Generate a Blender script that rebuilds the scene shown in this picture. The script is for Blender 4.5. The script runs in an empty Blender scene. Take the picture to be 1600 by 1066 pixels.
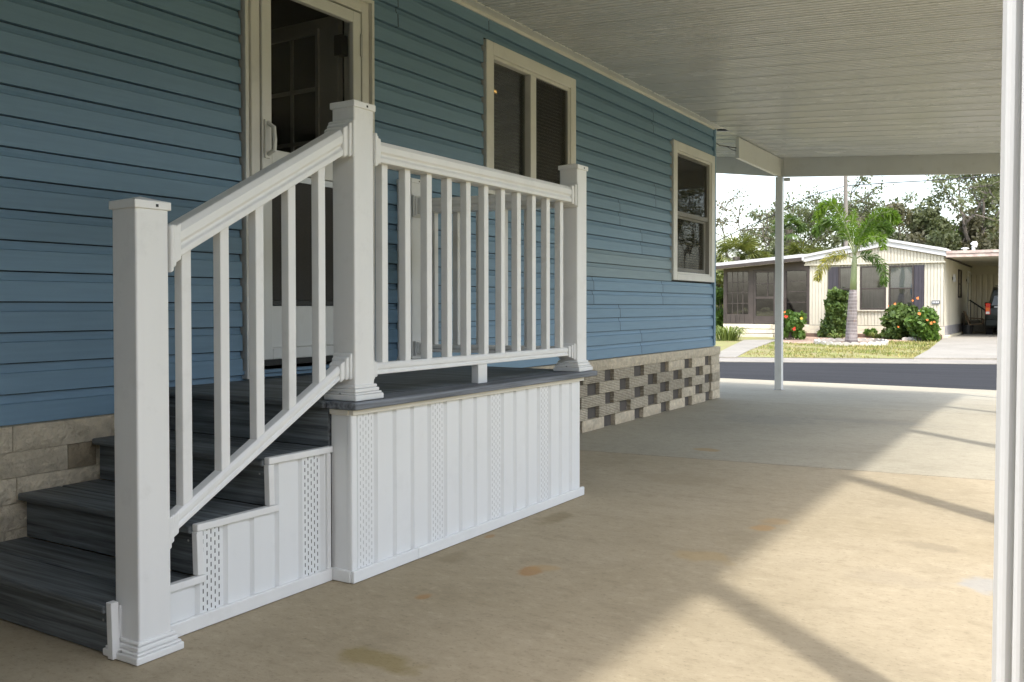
import bpy, bmesh, math, random
import numpy as np
from mathutils import Vector, Matrix

S = bpy.context.scene
COL = S.collection
rad = math.radians

# ------------------------------------------------------------------ camera
FPX, YAW, PITCH, ROLL, CY = 1410.7, -.5544, -.0182, -.0009, 505.2
_fw = np.array([math.sin(YAW)*math.cos(PITCH), math.cos(YAW)*math.cos(PITCH), math.sin(PITCH)])
_r0 = np.array([math.cos(YAW), -math.sin(YAW), 0.0]); _u0 = np.cross(_r0, _fw)
_r = math.cos(ROLL)*_r0 + math.sin(ROLL)*_u0
_u = -math.sin(ROLL)*_r0 + math.cos(ROLL)*_u0
CAM = np.array([0., 0., 1.0])
cd = bpy.data.cameras.new("camera"); cam = bpy.data.objects.new("camera", cd); COL.objects.link(cam)
M = Matrix.Identity(4)
for i in range(3):
    M[i][0], M[i][1], M[i][2], M[i][3] = _r[i], _u[i], -_fw[i], CAM[i]
cam.matrix_world = M
cd.sensor_width = 36; cd.lens = FPX*36/1600; cd.shift_y = -(533-CY)/1600
cd.clip_start = .05; cd.clip_end = 2000
S.camera = cam

# ------------------------------------------------------------------ light
SUN_EL, SUN_AZ = 58.0, math.atan2(.736, -.677)      # towards the sun: +X, -Y
W = bpy.data.worlds.new("World"); S.world = W; W.use_nodes = True
nt = W.node_tree; nt.nodes.clear()
out = nt.nodes.new("ShaderNodeOutputWorld"); bg = nt.nodes.new("ShaderNodeBackground")
sky = nt.nodes.new("ShaderNodeTexSky"); sky.sky_type = 'NISHITA'; sky.sun_disc = False
sky.sun_elevation = rad(SUN_EL); sky.sun_rotation = SUN_AZ; sky.air_density = 1.2; sky.dust_density = 3.0; sky.ozone_density = 1.0
hs = nt.nodes.new("ShaderNodeHueSaturation"); hs.inputs['Saturation'].default_value = .68
tcw = nt.nodes.new("ShaderNodeTexCoord"); nz = nt.nodes.new("ShaderNodeTexNoise")
nz.inputs['Scale'].default_value = 2.2; nz.inputs['Detail'].default_value = 5
mp = nt.nodes.new("ShaderNodeMapping"); mp.inputs['Scale'].default_value = (1, 1, 2.5)
nt.links.new(tcw.outputs['Generated'], mp.inputs[0]); nt.links.new(mp.outputs[0], nz.inputs['Vector'])
rp = nt.nodes.new("ShaderNodeMapRange"); rp.inputs[1].default_value = .35; rp.inputs[2].default_value = .75
rp.inputs[3].default_value = 1.5; rp.inputs[4].default_value = 2.0     # thin bright cloud veil
nt.links.new(nz.outputs[0], rp.inputs[0])
mu = nt.nodes.new("ShaderNodeMix"); mu.data_type = 'RGBA'; mu.blend_type = 'MULTIPLY'; mu.inputs[0].default_value = 1
nt.links.new(sky.outputs[0], hs.inputs['Color']); nt.links.new(hs.outputs[0], mu.inputs[6]); nt.links.new(rp.outputs[0], mu.inputs[7])
nt.links.new(mu.outputs[2], bg.inputs[0]); bg.inputs[1].default_value = .15
nt.links.new(bg.outputs[0], out.inputs[0])
sd = bpy.data.lights.new("sun", 'SUN'); sd.energy = 2.0; sd.angle = rad(2.4); sd.color = (1, .965, .91)
sun = bpy.data.objects.new("sun", sd); COL.objects.link(sun)
ce = math.cos(rad(SUN_EL)); sdir = Vector((.736*ce, -.677*ce, math.sin(rad(SUN_EL))))
sun.rotation_euler = sdir.to_track_quat('Z', 'Y').to_euler(); sun.location = (6, -6, 12)
S.view_settings.view_transform = 'Standard'; S.view_settings.look = 'None'
S.view_settings.exposure = 0.97; S.view_settings.gamma = 1; S.view_settings.use_curve_mapping = False
S.render.engine = 'CYCLES'
cy = S.cycles
cy.use_denoising = True; cy.max_bounces = 10; cy.diffuse_bounces = 6; cy.glossy_bounces = 4
cy.transparent_max_bounces = 16; cy.transmission_bounces = 6; cy.sample_clamp_indirect = 8
cy.caustics_reflective = False; cy.caustics_refractive = False

# ------------------------------------------------------------------ helpers
def ray(x, y):
    return (x-800)/FPX*_r - (y-CY)/FPX*_u + _fw
def atY(x, y, Y):
    d = ray(x, y); return CAM + d*(Y/d[1])
def atX(x, y, X):
    d = ray(x, y); return CAM + d*(X/d[0])
def zfar(Y):
    if Y < 21.5: return -.20
    if Y > 32.3: return -.05
    return -.20 + .15*(Y-21.5)/10.8
def atG(x, y):
    z = -.1
    for _ in range(25):
        d = ray(x, y); p = CAM + d*((z-1)/d[2]); z = zfar(p[1])
    return p
class MB:
    def __init__(s): s.v = []; s.f = []
    def add(s, vs, fs):
        o = len(s.v); s.v += [tuple(map(float, p)) for p in vs]; s.f += [tuple(i+o for i in f) for f in fs]; return s
    def box(s, x0, x1, y0, y1, z0, z1):
        return s.add([(x0,y0,z0),(x1,y0,z0),(x1,y1,z0),(x0,y1,z0),(x0,y0,z1),(x1,y0,z1),(x1,y1,z1),(x0,y1,z1)],
                     [(3,2,1,0),(4,5,6,7),(0,1,5,4),(1,2,6,5),(2,3,7,6),(3,0,4,7)])
    def hexa(s, bot, top):
        return s.add(list(bot)+list(top), [(3,2,1,0),(4,5,6,7),(0,1,5,4),(1,2,6,5),(2,3,7,6),(3,0,4,7)])
    def prism(s, poly, a, b, axis):
        """poly: 2D points; extruded along axis 'x','y' or 'z' from a to b"""
        n = len(poly)
        def P(p, t):
            return {'x': (t, p[0], p[1]), 'y': (p[0], t, p[1]), 'z': (p[0], p[1], t)}[axis]
        return s.add([P(p, a) for p in poly]+[P(p, b) for p in poly],
                     [tuple(range(n))[::-1], tuple(range(n, 2*n))]+[(i, (i+1) % n, n+(i+1) % n, n+i) for i in range(n)])
    def tube(s, path, r, n=6, caps=True):
        P = [Vector(p) for p in path]
        R = r if isinstance(r, (list, tuple)) else [r]*len(P)
        vs = []; ref = None
        for i, p in enumerate(P):
            t = (P[min(i+1, len(P)-1)]-P[max(i-1, 0)]).normalized()
            if ref is None:
                ref = Vector((0, 0, 1)) if abs(t.z) < .9 else Vector((1, 0, 0))
            a = t.cross(ref).normalized(); b = a.cross(t).normalized(); ref = b
            for k in range(n):
                w = 2*math.pi*k/n
                vs.append(p+a*(math.cos(w)*R[i])+b*(math.sin(w)*R[i]))
        fs = []
        for i in range(len(P)-1):
            for k in range(n):
                fs.append((i*n+k, i*n+(k+1) % n, (i+1)*n+(k+1) % n, (i+1)*n+k))
        if caps: fs += [tuple(range(n))[::-1], tuple(range((len(P)-1)*n, len(P)*n))]
        return s.add(vs, fs)
    def bar(s, a, b, w, h, up=(0, 0, 1)):
        """box beam from a to b, w across, h along 'up'"""
        a = Vector(a); b = Vector(b); t = (b-a).normalized(); u = Vector(up); sd_ = t.cross(u).normalized(); u2 = sd_.cross(t)
        q = []
        for p in (a, b):
            q += [p-sd_*w/2-u2*h/2, p+sd_*w/2-u2*h/2, p+sd_*w/2+u2*h/2, p-sd_*w/2+u2*h/2]
        return s.add(q, [(0,1,2,3),(7,6,5,4),(0,4,5,1),(1,5,6,2),(2,6,7,3),(3,7,4,0)])
    def frame(s, axis, c0, c1, a0, a1, b0, b1, w, wt=None, wb=None):
        """rectangular frame ring, thickness c0..c1 along axis, outer a0..a1 x b0..b1 (b is z)"""
        wt = w if wt is None else wt; wb = w if wb is None else wb
        for (p0, p1, q0, q1) in ((a0, a0+w, b0, b1), (a1-w, a1, b0, b1), (a0+w, a1-w, b1-wt, b1), (a0+w, a1-w, b0, b0+wb)):
            if axis == 'x': s.box(c0, c1, p0, p1, q0, q1)
            else: s.box(p0, p1, c0, c1, q0, q1)
        return s
def wloc(o):
    v = Vector((0, 0, 0))
    while o is not None:
        v = v+o.location; o = o.parent
    return v
def obj(name, mb, mat, parent=None, origin=None, bevel=0, smooth=False, seg=2):
    me = bpy.data.meshes.new(name)
    base = wloc(parent) if parent else Vector((0, 0, 0))
    org = Vector(origin) if origin is not None else base
    me.from_pydata([(x-org.x, y-org.y, z-org.z) for x, y, z in mb.v], [], mb.f)
    bm = bmesh.new(); bm.from_mesh(me); bmesh.ops.recalc_face_normals(bm, faces=bm.faces); bm.to_mesh(me); bm.free()
    o = bpy.data.objects.new(name, me); COL.objects.link(o)
    for m in (mat if isinstance(mat, (list, tuple)) else [mat]): me.materials.append(m)
    if parent: o.parent = parent
    o.location = org-base
    if smooth:
        me.polygons.foreach_set('use_smooth', [True]*len(me.polygons))
    if bevel:
        b = o.modifiers.new("bevel", 'BEVEL'); b.width = bevel; b.segments = seg; b.limit_method = 'ANGLE'; b.angle_limit = rad(40)
        b.harden_normals = False
    return o
def tag(o, label, cat, group=None):
    o['label'] = label; o['category'] = cat
    if group: o['group'] = group
    return o
def thing(name, loc, label, cat, group=None):
    o = bpy.data.objects.new(name, None); COL.objects.link(o); o.location = loc
    o.empty_display_size = .2
    return tag(o, label, cat, group)
def struct(o): o['kind'] = 'structure'; return o
def stuff(o): o['kind'] = 'stuff'; return o
def dup(o, off, parent=None):
    c = o.copy(); COL.objects.link(c); c.parent = parent if parent else o.parent
    c.location = o.location+Vector(off); return c
def raw_mesh(name, V, F4, mat, parent=None, origin=None):
    base = wloc(parent) if parent else Vector((0, 0, 0))
    org = Vector(origin) if origin is not None else base
    V = np.asarray(V, dtype=np.float32).reshape(-1, 3)-np.array(org, dtype=np.float32)
    F4 = np.asarray(F4, dtype=np.int32); k = F4.shape[1]
    me = bpy.data.meshes.new(name)
    me.vertices.add(len(V)); me.vertices.foreach_set('co', V.ravel())
    me.loops.add(F4.size); me.loops.foreach_set('vertex_index', F4.ravel())
    me.polygons.add(len(F4)); me.polygons.foreach_set('loop_start', np.arange(0, F4.size, k, dtype=np.int32))
    me.update(calc_edges=True); me.validate()
    me.materials.append(mat)
    o = bpy.data.objects.new(name, me); COL.objects.link(o)
    if parent: o.parent = parent
    o.location = org-base
    return o

# ------------------------------------------------------------------ materials
MATS = {}
class NT:
    def __init__(s, name):
        s.m = bpy.data.materials.new(name); s.m.use_nodes = True; s.t = s.m.node_tree; s.t.nodes.clear()
        s.out = s.t.nodes.new("ShaderNodeOutputMaterial")
    def n(s, typ, **kw):
        q = s.t.nodes.new(typ)
        for k, v in kw.items(): setattr(q, k, v)
        return q
    def l(s, a, b): s.t.links.new(a, b)
    def val(s, sock, v):
        if hasattr(v, 'links') or hasattr(v, 'is_linked'): s.l(v, sock)
        else: sock.default_value = v
    def coords(s, kind='Object', scale=(1, 1, 1), rand=True):
        tc = s.n("ShaderNodeTexCoord"); mp_ = s.n("ShaderNodeMapping")
        if kind == 'World':
            g = s.n("ShaderNodeNewGeometry"); src = g.outputs['Position']
        else: src = tc.outputs[kind]
        if rand and kind == 'Object':
            oi = s.n("ShaderNodeObjectInfo"); m_ = s.n("ShaderNodeMath", operation='MULTIPLY'); m_.inputs[1].default_value = 37.0
            s.l(oi.outputs['Random'], m_.inputs[0])
            va = s.n("ShaderNodeVectorMath", operation='ADD'); s.l(src, va.inputs[0]); s.l(m_.outputs[0], va.inputs[1]); src = va.outputs[0]
        mp_.inputs['Scale'].default_value = scale; s.l(src, mp_.inputs[0]); return mp_.outputs[0]
    def noise(s, vec, scale=1, detail=4, rough=.55, dist=0):
        q = s.n("ShaderNodeTexNoise"); q.inputs['Scale'].default_value = scale; q.inputs['Detail'].default_value = detail
        q.inputs['Roughness'].default_value = rough; q.inputs['Distortion'].default_value = dist
        s.l(vec, q.inputs['Vector']); return q.outputs[0]
    def mr(s, v, a, b, c=0., d=1., smooth=False):
        q = s.n("ShaderNodeMapRange"); q.clamp = True
        if smooth: q.interpolation_type = 'SMOOTHSTEP'
        for i, x in enumerate((a, b, c, d)): q.inputs[i+1].default_value = x
        s.l(v, q.inputs[0]); return q.outputs[0]
    def math(s, op, a, b=0.):
        q = s.n("ShaderNodeMath", operation=op); s.val(q.inputs[0], a); s.val(q.inputs[1], b); return q.outputs[0]
    def mix(s, f, a, b, blend='MIX'):
        q = s.n("ShaderNodeMix"); q.data_type = 'RGBA'; q.blend_type = blend
        s.val(q.inputs[0], f)
        for i, x in ((6, a), (7, b)):
            if isinstance(x, tuple): q.inputs[i].default_value = (*x[:3], 1)
            else: s.l(x, q.inputs[i])
        return q.outputs[2]
    def bump(s, h, strength=.3, dist=.01, prev=None):
        q = s.n("ShaderNodeBump"); q.inputs['Strength'].default_value = strength; q.inputs['Distance'].default_value = dist
        s.l(h, q.inputs['Height'])
        if prev is not None: s.l(prev, q.inputs['Normal'])
        return q.outputs[0]
    def pbr(s, col, rough=.5, normal=None, metallic=0., spec=.5, coat=0):
        p = s.n("ShaderNodeBsdfPrincipled")
        if isinstance(col, tuple): p.inputs['Base Color'].default_value = (*col[:3], 1)
        else: s.l(col, p.inputs['Base Color'])
        s.val(p.inputs['Roughness'], rough); p.inputs['Metallic'].default_value = metallic
        p.inputs['Specular IOR Level'].default_value = spec; p.inputs['Coat Weight'].default_value = coat
        if normal is not None: s.l(normal, p.inputs['Normal'])
        s.l(p.outputs[0], s.out.inputs[0]); return p
def mul(c, k): return tuple(min(1, x*k) for x in c)
def simple(name, col, rough=.5, var=.08, scale=(6, 6, 6), detail=5, bump=0, bscale=(60, 60, 60), bdist=.002, spec=.5,
           metallic=0, rand=0., col2=None, lo=.3, hi=.7, dirt=0., coat=0):
    t = NT(name); v = t.coords('Object', scale)
    f = t.mr(t.noise(v, 1, detail), lo, hi)
    c = t.mix(f, mul(col, 1-var), col2 if col2 else mul(col, 1+var))
    if rand:
        oi = t.n("ShaderNodeObjectInfo"); k = t.mr(oi.outputs['Random'], 0, 1, 1-rand, 1+rand)
        h = t.n("ShaderNodeHueSaturation"); t.l(k, h.inputs['Value']); t.l(c, h.inputs['Color']); c = h.outputs[0]
    if dirt:
        d = t.mr(t.noise(t.coords('Object', (3, 3, 3)), 2, 8, .7), .55, .75, 0, dirt)
        c = t.mix(d, c, (.16, .14, .11))
    nrm = None
    if bump: nrm = t.bump(t.noise(t.coords('Object', bscale), 1, 4), bump, bdist)
    r = t.mr(f, 0, 1, rough*.9, min(1, rough*1.1))
    t.pbr(c, r, nrm, metallic, spec, coat); return t.m
def M_(name, *a, **k):
    if name not in MATS: MATS[name] = simple(name, *a, **k)
    return MATS[name]

m_white = M_('white_vinyl', (.76, .76, .75), .38, .03, (7, 7, 1.2), dirt=.13, bump=.10, bscale=(14, 14, 3), bdist=.003)
m_skirt = M_('white_skirting', (.76, .77, .77), .42, .02, (5, 5, 1), dirt=.07)
m_almond = M_('almond_trim', (.68, .67, .64), .45, .05, (5, 5, 5), dirt=.15)
m_alu = M_('white_aluminium', (.68, .68, .66), .35, .04, (3, 3, 3), dirt=.18)
m_post = M_('white_post_paint', (.50, .51, .515), .4, .04, (3, 3, 3), dirt=.1)
m_fascia = M_('fascia_paint', (.56, .56, .55), .4, .06, (2, 2, 2), dirt=.2)
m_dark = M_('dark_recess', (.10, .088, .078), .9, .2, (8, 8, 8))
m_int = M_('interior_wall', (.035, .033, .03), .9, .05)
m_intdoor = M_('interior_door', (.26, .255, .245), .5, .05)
m_black = M_('black_metal', (.012, .012, .012), .4, .2)
m_slat = M_('blind_slat', (.74, .69, .60), .5, .05)
m_mesh = M_('dark_door_screen', (.035, .032, .028), .75, .35, (260, 260, 260), detail=1)
m_stone = M_('split_face_block', (.55, .475, .36), .92, .20, (22, 22, 22), detail=8, bump=.9, bscale=(55, 55, 55), bdist=.015, rand=.10)
m_stone_dark = M_('split_face_block_stained', (.27, .22, .15), .92, .3, (14, 14, 14), detail=8, bump=1.0, bscale=(28, 28, 28), bdist=.02, rand=.05)
m_purple = M_('dark_shutter', (.052, .047, .058), .6, .15)
m_steel = M_('galvanised', (.45, .45, .44), .4, .1, metallic=.8)
m_cap = M_('almond_cap_trim', (.70, .66, .57), .45, .05, (5, 5, 5), dirt=.12)

def siding_mat(name, col):
    t = NT(name)
    v = t.coords('Object', (1, 1.2, 22)); g = t.noise(v, 3, 6, .6)
    big = t.noise(t.coords('World', (.8, .5, 1.6)), 1, 3)
    c = t.mix(t.mr(g, .3, .7), mul(col, .93), mul(col, 1.07))
    c = t.mix(t.mr(big, .35, .65, 0, .25), c, mul(col, 1.12))
    oi = t.n("ShaderNodeObjectInfo"); k = t.mr(oi.outputs['Random'], 0, 1, .94, 1.06)
    h = t.n("ShaderNodeHueSaturation"); t.l(k, h.inputs['Value']); t.l(c, h.inputs['Color'])
    t.pbr(h.outputs[0], .46, t.bump(t.noise(t.coords('World', (1, 1.3, 5)), 1, 3), .35, .012, t.bump(t.noise(t.coords('Object', (1, 3, 60)), 3, 5), .10, .003)), spec=.4); return t.m
m_siding = siding_mat('blue_siding', (.160, .262, .362))
m_siding2 = siding_mat('faded_blue_siding', (.205, .285, .335))

def deck_mat(name, col, axis):
    t = NT(name)
    sc = (1.1, 34, 34) if axis == 'x' else (34, 1.1, 34)
    g = t.noise(t.coords('Object', sc), 1.6, 7, .65, .3)
    c = t.mix(t.mr(g, .32, .68), mul(col, .35), mul(col, 1.9))
    oi = t.n("ShaderNodeObjectInfo"); k = t.mr(oi.outputs['Random'], 0, 1, .85, 1.15)
    h = t.n("ShaderNodeHueSaturation"); t.l(k, h.inputs['Value']); t.l(c, h.inputs['Color'])
    dust = t.mr(t.noise(t.coords('World', (5, 5, 5)), 2, 8, .75), .60, .78, 0, .22)
    c2 = t.mix(dust, h.outputs[0], (.22, .21, .19))
    t.pbr(c2, .62, t.bump(g, .35, .004), spec=.35); return t.m
m_deck = deck_mat('composite_deck', (.108, .120, .127), 'x')
m_deckedge = deck_mat('composite_deck_edge', (.115, .125, .14), 'y')

def combed_mat():
    t = NT('combed_block'); v = t.coords('Object', (1, 1, 1), rand=False)
    w = t.n("ShaderNodeTexWave"); w.wave_type = 'BANDS'; w.bands_direction = 'Z'
    w.inputs['Scale'].default_value = 23; w.inputs['Distortion'].default_value = .7; w.inputs['Detail'].default_value = 3; w.inputs['Detail Scale'].default_value = 3
    t.l(v, w.inputs[0]); n = t.noise(t.coords('Object', (30, 30, 30)), 1, 6)
    c = t.mix(t.mr(n, .3, .7), (.40, .35, .27), (.58, .515, .405))
    c = t.mix(t.mr(w.outputs[1], .1, .5, .55, 0), c, (.16, .135, .10))
    oi = t.n("ShaderNodeObjectInfo"); k = t.mr(oi.outputs['Random'], 0, 1, .85, 1.15)
    h = t.n("ShaderNodeHueSaturation"); t.l(k, h.inputs['Value']); t.l(c, h.inputs['Color'])
    t.pbr(h.outputs[0], .9, t.bump(n, .6, .01, t.bump(w.outputs[1], .6, .008)), spec=.2); return t.m
m_comb = combed_mat()

def vent_mat(name, hc):
    """white vinyl vent strip with rows of punched slots (dark holes)"""
    t = NT(name)
    tc = t.n("ShaderNodeTexCoord"); sp = t.n("ShaderNodeSeparateXYZ"); t.l(tc.outputs['Object'], sp.inputs[0])
    cx = t.math('DIVIDE', sp.outputs[1], .0155); cz = t.math('DIVIDE', sp.outputs[2], .026)
    col_i = t.math('FLOOR', cx); odd = t.math('MULTIPLY', t.math('MODULO', t.math('ABSOLUTE', col_i), 2.0), .5)
    fx = t.math('ABSOLUTE', t.math('SUBTRACT', t.math('FRACT', cx), .5))
    fz = t.math('ABSOLUTE', t.math('SUBTRACT', t.math('FRACT', t.math('ADD', cz, odd)), .5))
    hole = t.math('MULTIPLY', t.math('LESS_THAN', fx, .14), t.math('LESS_THAN', fz, .27))
    n = t.mr(t.noise(t.coords('Object', (5, 5, 1)), 1, 4), .3, .7)
    c = t.mix(n, (.74, .75, .75), (.78, .79, .79))
    c = t.mix(hole, c, hc)
    t.pbr(c, .42, t.bump(t.math('MULTIPLY', hole, -1.0), .5, .003)); return t.m
m_vent = vent_mat('punched_vent_strip', (.09, .09, .09)); m_vent2 = vent_mat('louvred_vent_strip', (.48, .48, .48))

def glass_mat(name, tint=(1, 1, 1), refl=1.0, rough=0.0):
    t = NT(name); fr = t.n("ShaderNodeFresnel"); fr.inputs[0].default_value = 1.5
    k = t.math('MULTIPLY', fr.outputs[0], refl)
    tr = t.n("ShaderNodeBsdfTransparent"); tr.inputs[0].default_value = (*tint, 1)
    gl = t.n("ShaderNodeBsdfGlossy"); gl.inputs['Roughness'].default_value = rough
    nb = t.bump(t.noise(t.coords('World', (1, 1, 1)), 1.5, 2), .04, .05); t.l(nb, gl.inputs['Normal'])
    mx = t.n("ShaderNodeMixShader"); t.l(k, mx.inputs[0]); t.l(tr.outputs[0], mx.inputs[1]); t.l(gl.outputs[0], mx.inputs[2])
    t.l(mx.outputs[0], t.out.inputs[0]); return t.m
m_glass = glass_mat('window_glass', (.84, .86, .84), .9)
m_glassd = glass_mat('door_pane_glass', (.95, .95, .94), .03)
m_glassf = glass_mat('far_window_glass', (.90, .91, .91), 2.8, .02)
m_screen = (lambda t: (t.l((lambda mx: (t.l(t.n("ShaderNodeBsdfTransparent").outputs[0], mx.inputs[1]),
            t.l((lambda d: (setattr(d.inputs[0], 'default_value', (.05, .045, .036, 1)), d.outputs[0])[1])(t.n("ShaderNodeBsdfDiffuse")), mx.inputs[2]),
            setattr(mx.inputs[0], 'default_value', .25), mx.outputs[0])[-1])(t.n("ShaderNodeMixShader")), t.out.inputs[0]), t.m)[1])(NT('insect_screen'))

def concrete(name, ca, cb, stains=(), speck=.5, streak=True):
    t = NT(name)
    big = t.noise(t.coords('World', (.55, .55, .55)), 1, 5, .6, .4)
    med = t.noise(t.coords('World', (3, 5, 3)), 1, 7, .65)
    fine = t.noise(t.coords('World', (55, 75, 55)), 1, 4, .7)
    c = t.mix(t.mr(big, .3, .7), ca, cb)
    c = t.mix(t.mr(med, .52, .80, 0, .45), c, mul(ca, .66))
    c = t.mix(t.mr(med, .18, .42, .35, 0), c, mul(cb, 1.12))
    c = t.mix(t.mr(fine, .56, .72, 0, speck), c, mul(ca, .55))
    c = t.mix(t.mr(fine, .26, .40, speck*.7, 0), c, mul(cb, 1.25))
    vr = t.n("ShaderNodeTexVoronoi"); vr.inputs['Scale'].default_value = 5.5; vr.inputs['Randomness'].default_value = 1.0
    t.l(t.coords('World', (1, 1, 1)), vr.inputs['Vector'])
    c = t.mix(t.mr(vr.outputs['Distance'], .0, .035, .7, 0), c, mul(ca, .3))
    ve = t.n("ShaderNodeTexVoronoi"); ve.feature = 'DISTANCE_TO_EDGE'; ve.inputs['Scale'].default_value = .42
    wv = t.n("ShaderNodeVectorMath", operation='ADD'); t.l(t.coords('World', (1, 1, 0)), wv.inputs[0])
    wn3 = t.n("ShaderNodeTexNoise"); wn3.inputs['Scale'].default_value = 2.5; wn3.inputs['Detail'].default_value = 8; wn3.inputs['Roughness'].default_value = .7; t.l(t.coords('World', (1, 1, 1)), wn3.inputs['Vector'])
    w2 = t.n("ShaderNodeVectorMath", operation='SCALE'); w2.inputs['Scale'].default_value = .9; t.l(wn3.outputs[1], w2.inputs[0]); t.l(w2.outputs[0], wv.inputs[1]); t.l(wv.outputs[0], ve.inputs['Vector'])
    crk = t.math('MULTIPLY', t.mr(ve.outputs['Distance'], .0006, .0016, 1, 0), t.mr(big, .5, .6, 0, .4))
    c = t.mix(crk, c, mul(ca, .35))
    mot = t.noise(t.coords('World', (14, 22, 14)), 1, 8, .75)
    c = t.mix(t.mr(mot, .52, .70, 0, .55), c, mul(ca, .72)); c = t.mix(t.mr(mot, .30, .46, .5, 0), c, mul(cb, 1.18))
    g = t.n("ShaderNodeNewGeometry")
    wob = t.n("ShaderNodeTexNoise"); wob.inputs['Scale'].default_value = 9; wob.inputs['Detail'].default_value = 5; t.l(g.outputs['Position'], wob.inputs['Vector'])
    for (x, y, rx, ry, col, op) in stains:
        d = t.n("ShaderNodeVectorMath", operation='SUBTRACT'); t.l(g.outputs['Position'], d.inputs[0]); d.inputs[1].default_value = (x, y, 0)
        q = t.n("ShaderNodeVectorMath", operation='MULTIPLY'); t.l(d.outputs[0], q.inputs[0]); q.inputs[1].default_value = (1/rx, 1/ry, 0)
        ln = t.n("ShaderNodeVectorMath", operation='LENGTH'); t.l(q.outputs[0], ln.inputs[0])
        e = t.math('ADD', ln.outputs['Value'], t.mr(wob.outputs[0], .2, .8, -.6, .6))
        c = t.mix(t.mr(e, .5, 1.12, op*.8, 0, True), c, col)
    t.pbr(c, .85, t.bump(fine, .35, .003, t.bump(med, .25, .01)), spec=.25); return t.m
rust = (.34, .17, .05)
st1 = [(-1.728, 2.923, .05, .07, rust, .75), (-1.70, 2.99, .06, .05, (.42, .27, .11), .5), (-1.185, 4.044, .055, .07, (.46, .27, .10), .7), (-1.16, 4.21, .07, .09, (.44, .28, .12), .5),
       (-1.887, 2.471, .028, .035, rust, .7), (-2.147, 3.28, .02, .04, rust, .6), (-1.674, 1.96, .16, .07, (.20, .15, .03), .65),
       (-2.07, 3.74, .07, .16, (.17, .13, .06), .6), (-2.10, 2.93, .06, .1, (.2, .16, .09), .5), (-.24, 3.63, .11, .10, (.31, .325, .335), .7),
       (-1.24, 3.46, .14, .10, (.40, .27, .10), .45), (-1.93, 4.96, .3, .2, (.25, .20, .12), .3), (-.5, 4.1, .12, .07, (.2, .17, .12), .5), (-.55, 3.55, .2, .1, (.28, .24, .18), .35)]
m_tan = concrete('tan_concrete', (.315, .262, .172), (.415, .352, .25), st1, speck=.65)
m_gray = concrete('grey_concrete', (.310, .280, .212), (.395, .360, .278), [(-2.162, 6.09, .10, .09, (.38, .24, .09), .7), (-2.3, 8.0, .5, .4, (.18, .18, .16), .4), (-1.5, 8.3, .6, .2, (.2, .2, .18), .35)], speck=.6)
m_walk = concrete('pale_concrete', (.24, .222, .19), (.31, .29, .25), speck=.3)
m_curb = concrete('gutter_concrete', (.20, .19, .17), (.32, .29, .25), speck=.4)
def asphalt():
    t = NT('asphalt'); n = t.noise(t.coords('World', (70, 70, 70)), 1, 3); b = t.noise(t.coords('World', (.35, 2.5, 1)), 1, 4)
    c = t.mix(t.mr(n, .3, .7), (.014, .014, .015), (.034, .034, .036)); c = t.mix(t.mr(b, .35, .7, 0, .5), c, (.042, .042, .045))
    t.pbr(c, .9, t.bump(n, .4, .004), spec=.15); return t.m
m_asph = asphalt()
m_soil = M_('dry_lawn_soil', (.34, .27, .13), .95, .35, (3, 3, 3), detail=8, col2=(.22, .24, .07), bump=.5, bscale=(20, 20, 20), bdist=.02)
m_mulch = M_('pink_gravel_bed', (.42, .29, .21), .95, .35, (18, 18, 18), detail=6, bump=.8, bscale=(40, 40, 40), bdist=.02)
m_earth = M_('ground_earth', (.20, .18, .09), .95, .4, (.7, .7, .7), detail=8)

def ceiling_mat():
    t = NT('roof_pan_paint'); n = t.noise(t.coords('World', (1.2, 3, 3)), 1, 5); f = t.noise(t.coords('World', (3, 40, 3)), 1, 4)
    c = t.mix(t.mr(n, .3, .7), (.55, .56, .575), (.61, .62, .635))
    c = t.mix(t.mr(f, .62, .75, 0, .10), c, (.46, .45, .42))
    t.pbr(c, t.mr(n, .3, .7, .20, .32), t.bump(t.noise(t.coords('World', (.8, 10, 1)), 2, 3), .02, .01), spec=.55); return t.m
m_pan = ceiling_mat()

def leaf_mat(name, ca, cb, tr=.35, rough=.5):
    t = NT(name); g = t.n("ShaderNodeNewGeometry"); n = t.noise(t.coords('World', (1.3, 1.3, 1.3)), 1, 3)
    k = t.math('ADD', t.math('MULTIPLY', g.outputs['Random Per Island'], .6), t.math('MULTIPLY', t.mr(n, .3, .7), .4))
    c = t.mix(k, ca, cb)
    p = t.n("ShaderNodeBsdfPrincipled"); t.l(c, p.inputs['Base Color']); p.inputs['Roughness'].default_value = rough; p.inputs['Specular IOR Level'].default_value = .3
    tl = t.n("ShaderNodeBsdfTranslucent"); t.l(t.mix(1.0, c, (1.0, 1.0, .5), 'MULTIPLY'), tl.inputs[0])
    mx = t.n("ShaderNodeMixShader"); mx.inputs[0].default_value = tr; t.l(p.outputs[0], mx.inputs[1]); t.l(tl.outputs[0], mx.inputs[2])
    t.l(mx.outputs[0], t.out.inputs[0]); return t.m
m_bark = M_('oak_bark', (.15, .13, .11), .95, .35, (12, 12, 3), detail=6, bump=.6, bscale=(25, 25, 6), bdist=.03)

# ------------------------------------------------------------------ ground
def sheet(name, pts, zs, mat):
    mb = MB(); mb.add([(p[0], p[1], z) for p, z in zip(pts, zs)], [tuple(range(len(pts)))]); return struct(obj(name, mb, mat))
gm = MB(); gm.add([(-400, -300, -.75), (400, -300, -.75), (400, 600, -.75), (-400, 600, -.75)], [(0, 1, 2, 3)])
struct(obj('ground', gm, m_earth))
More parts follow.
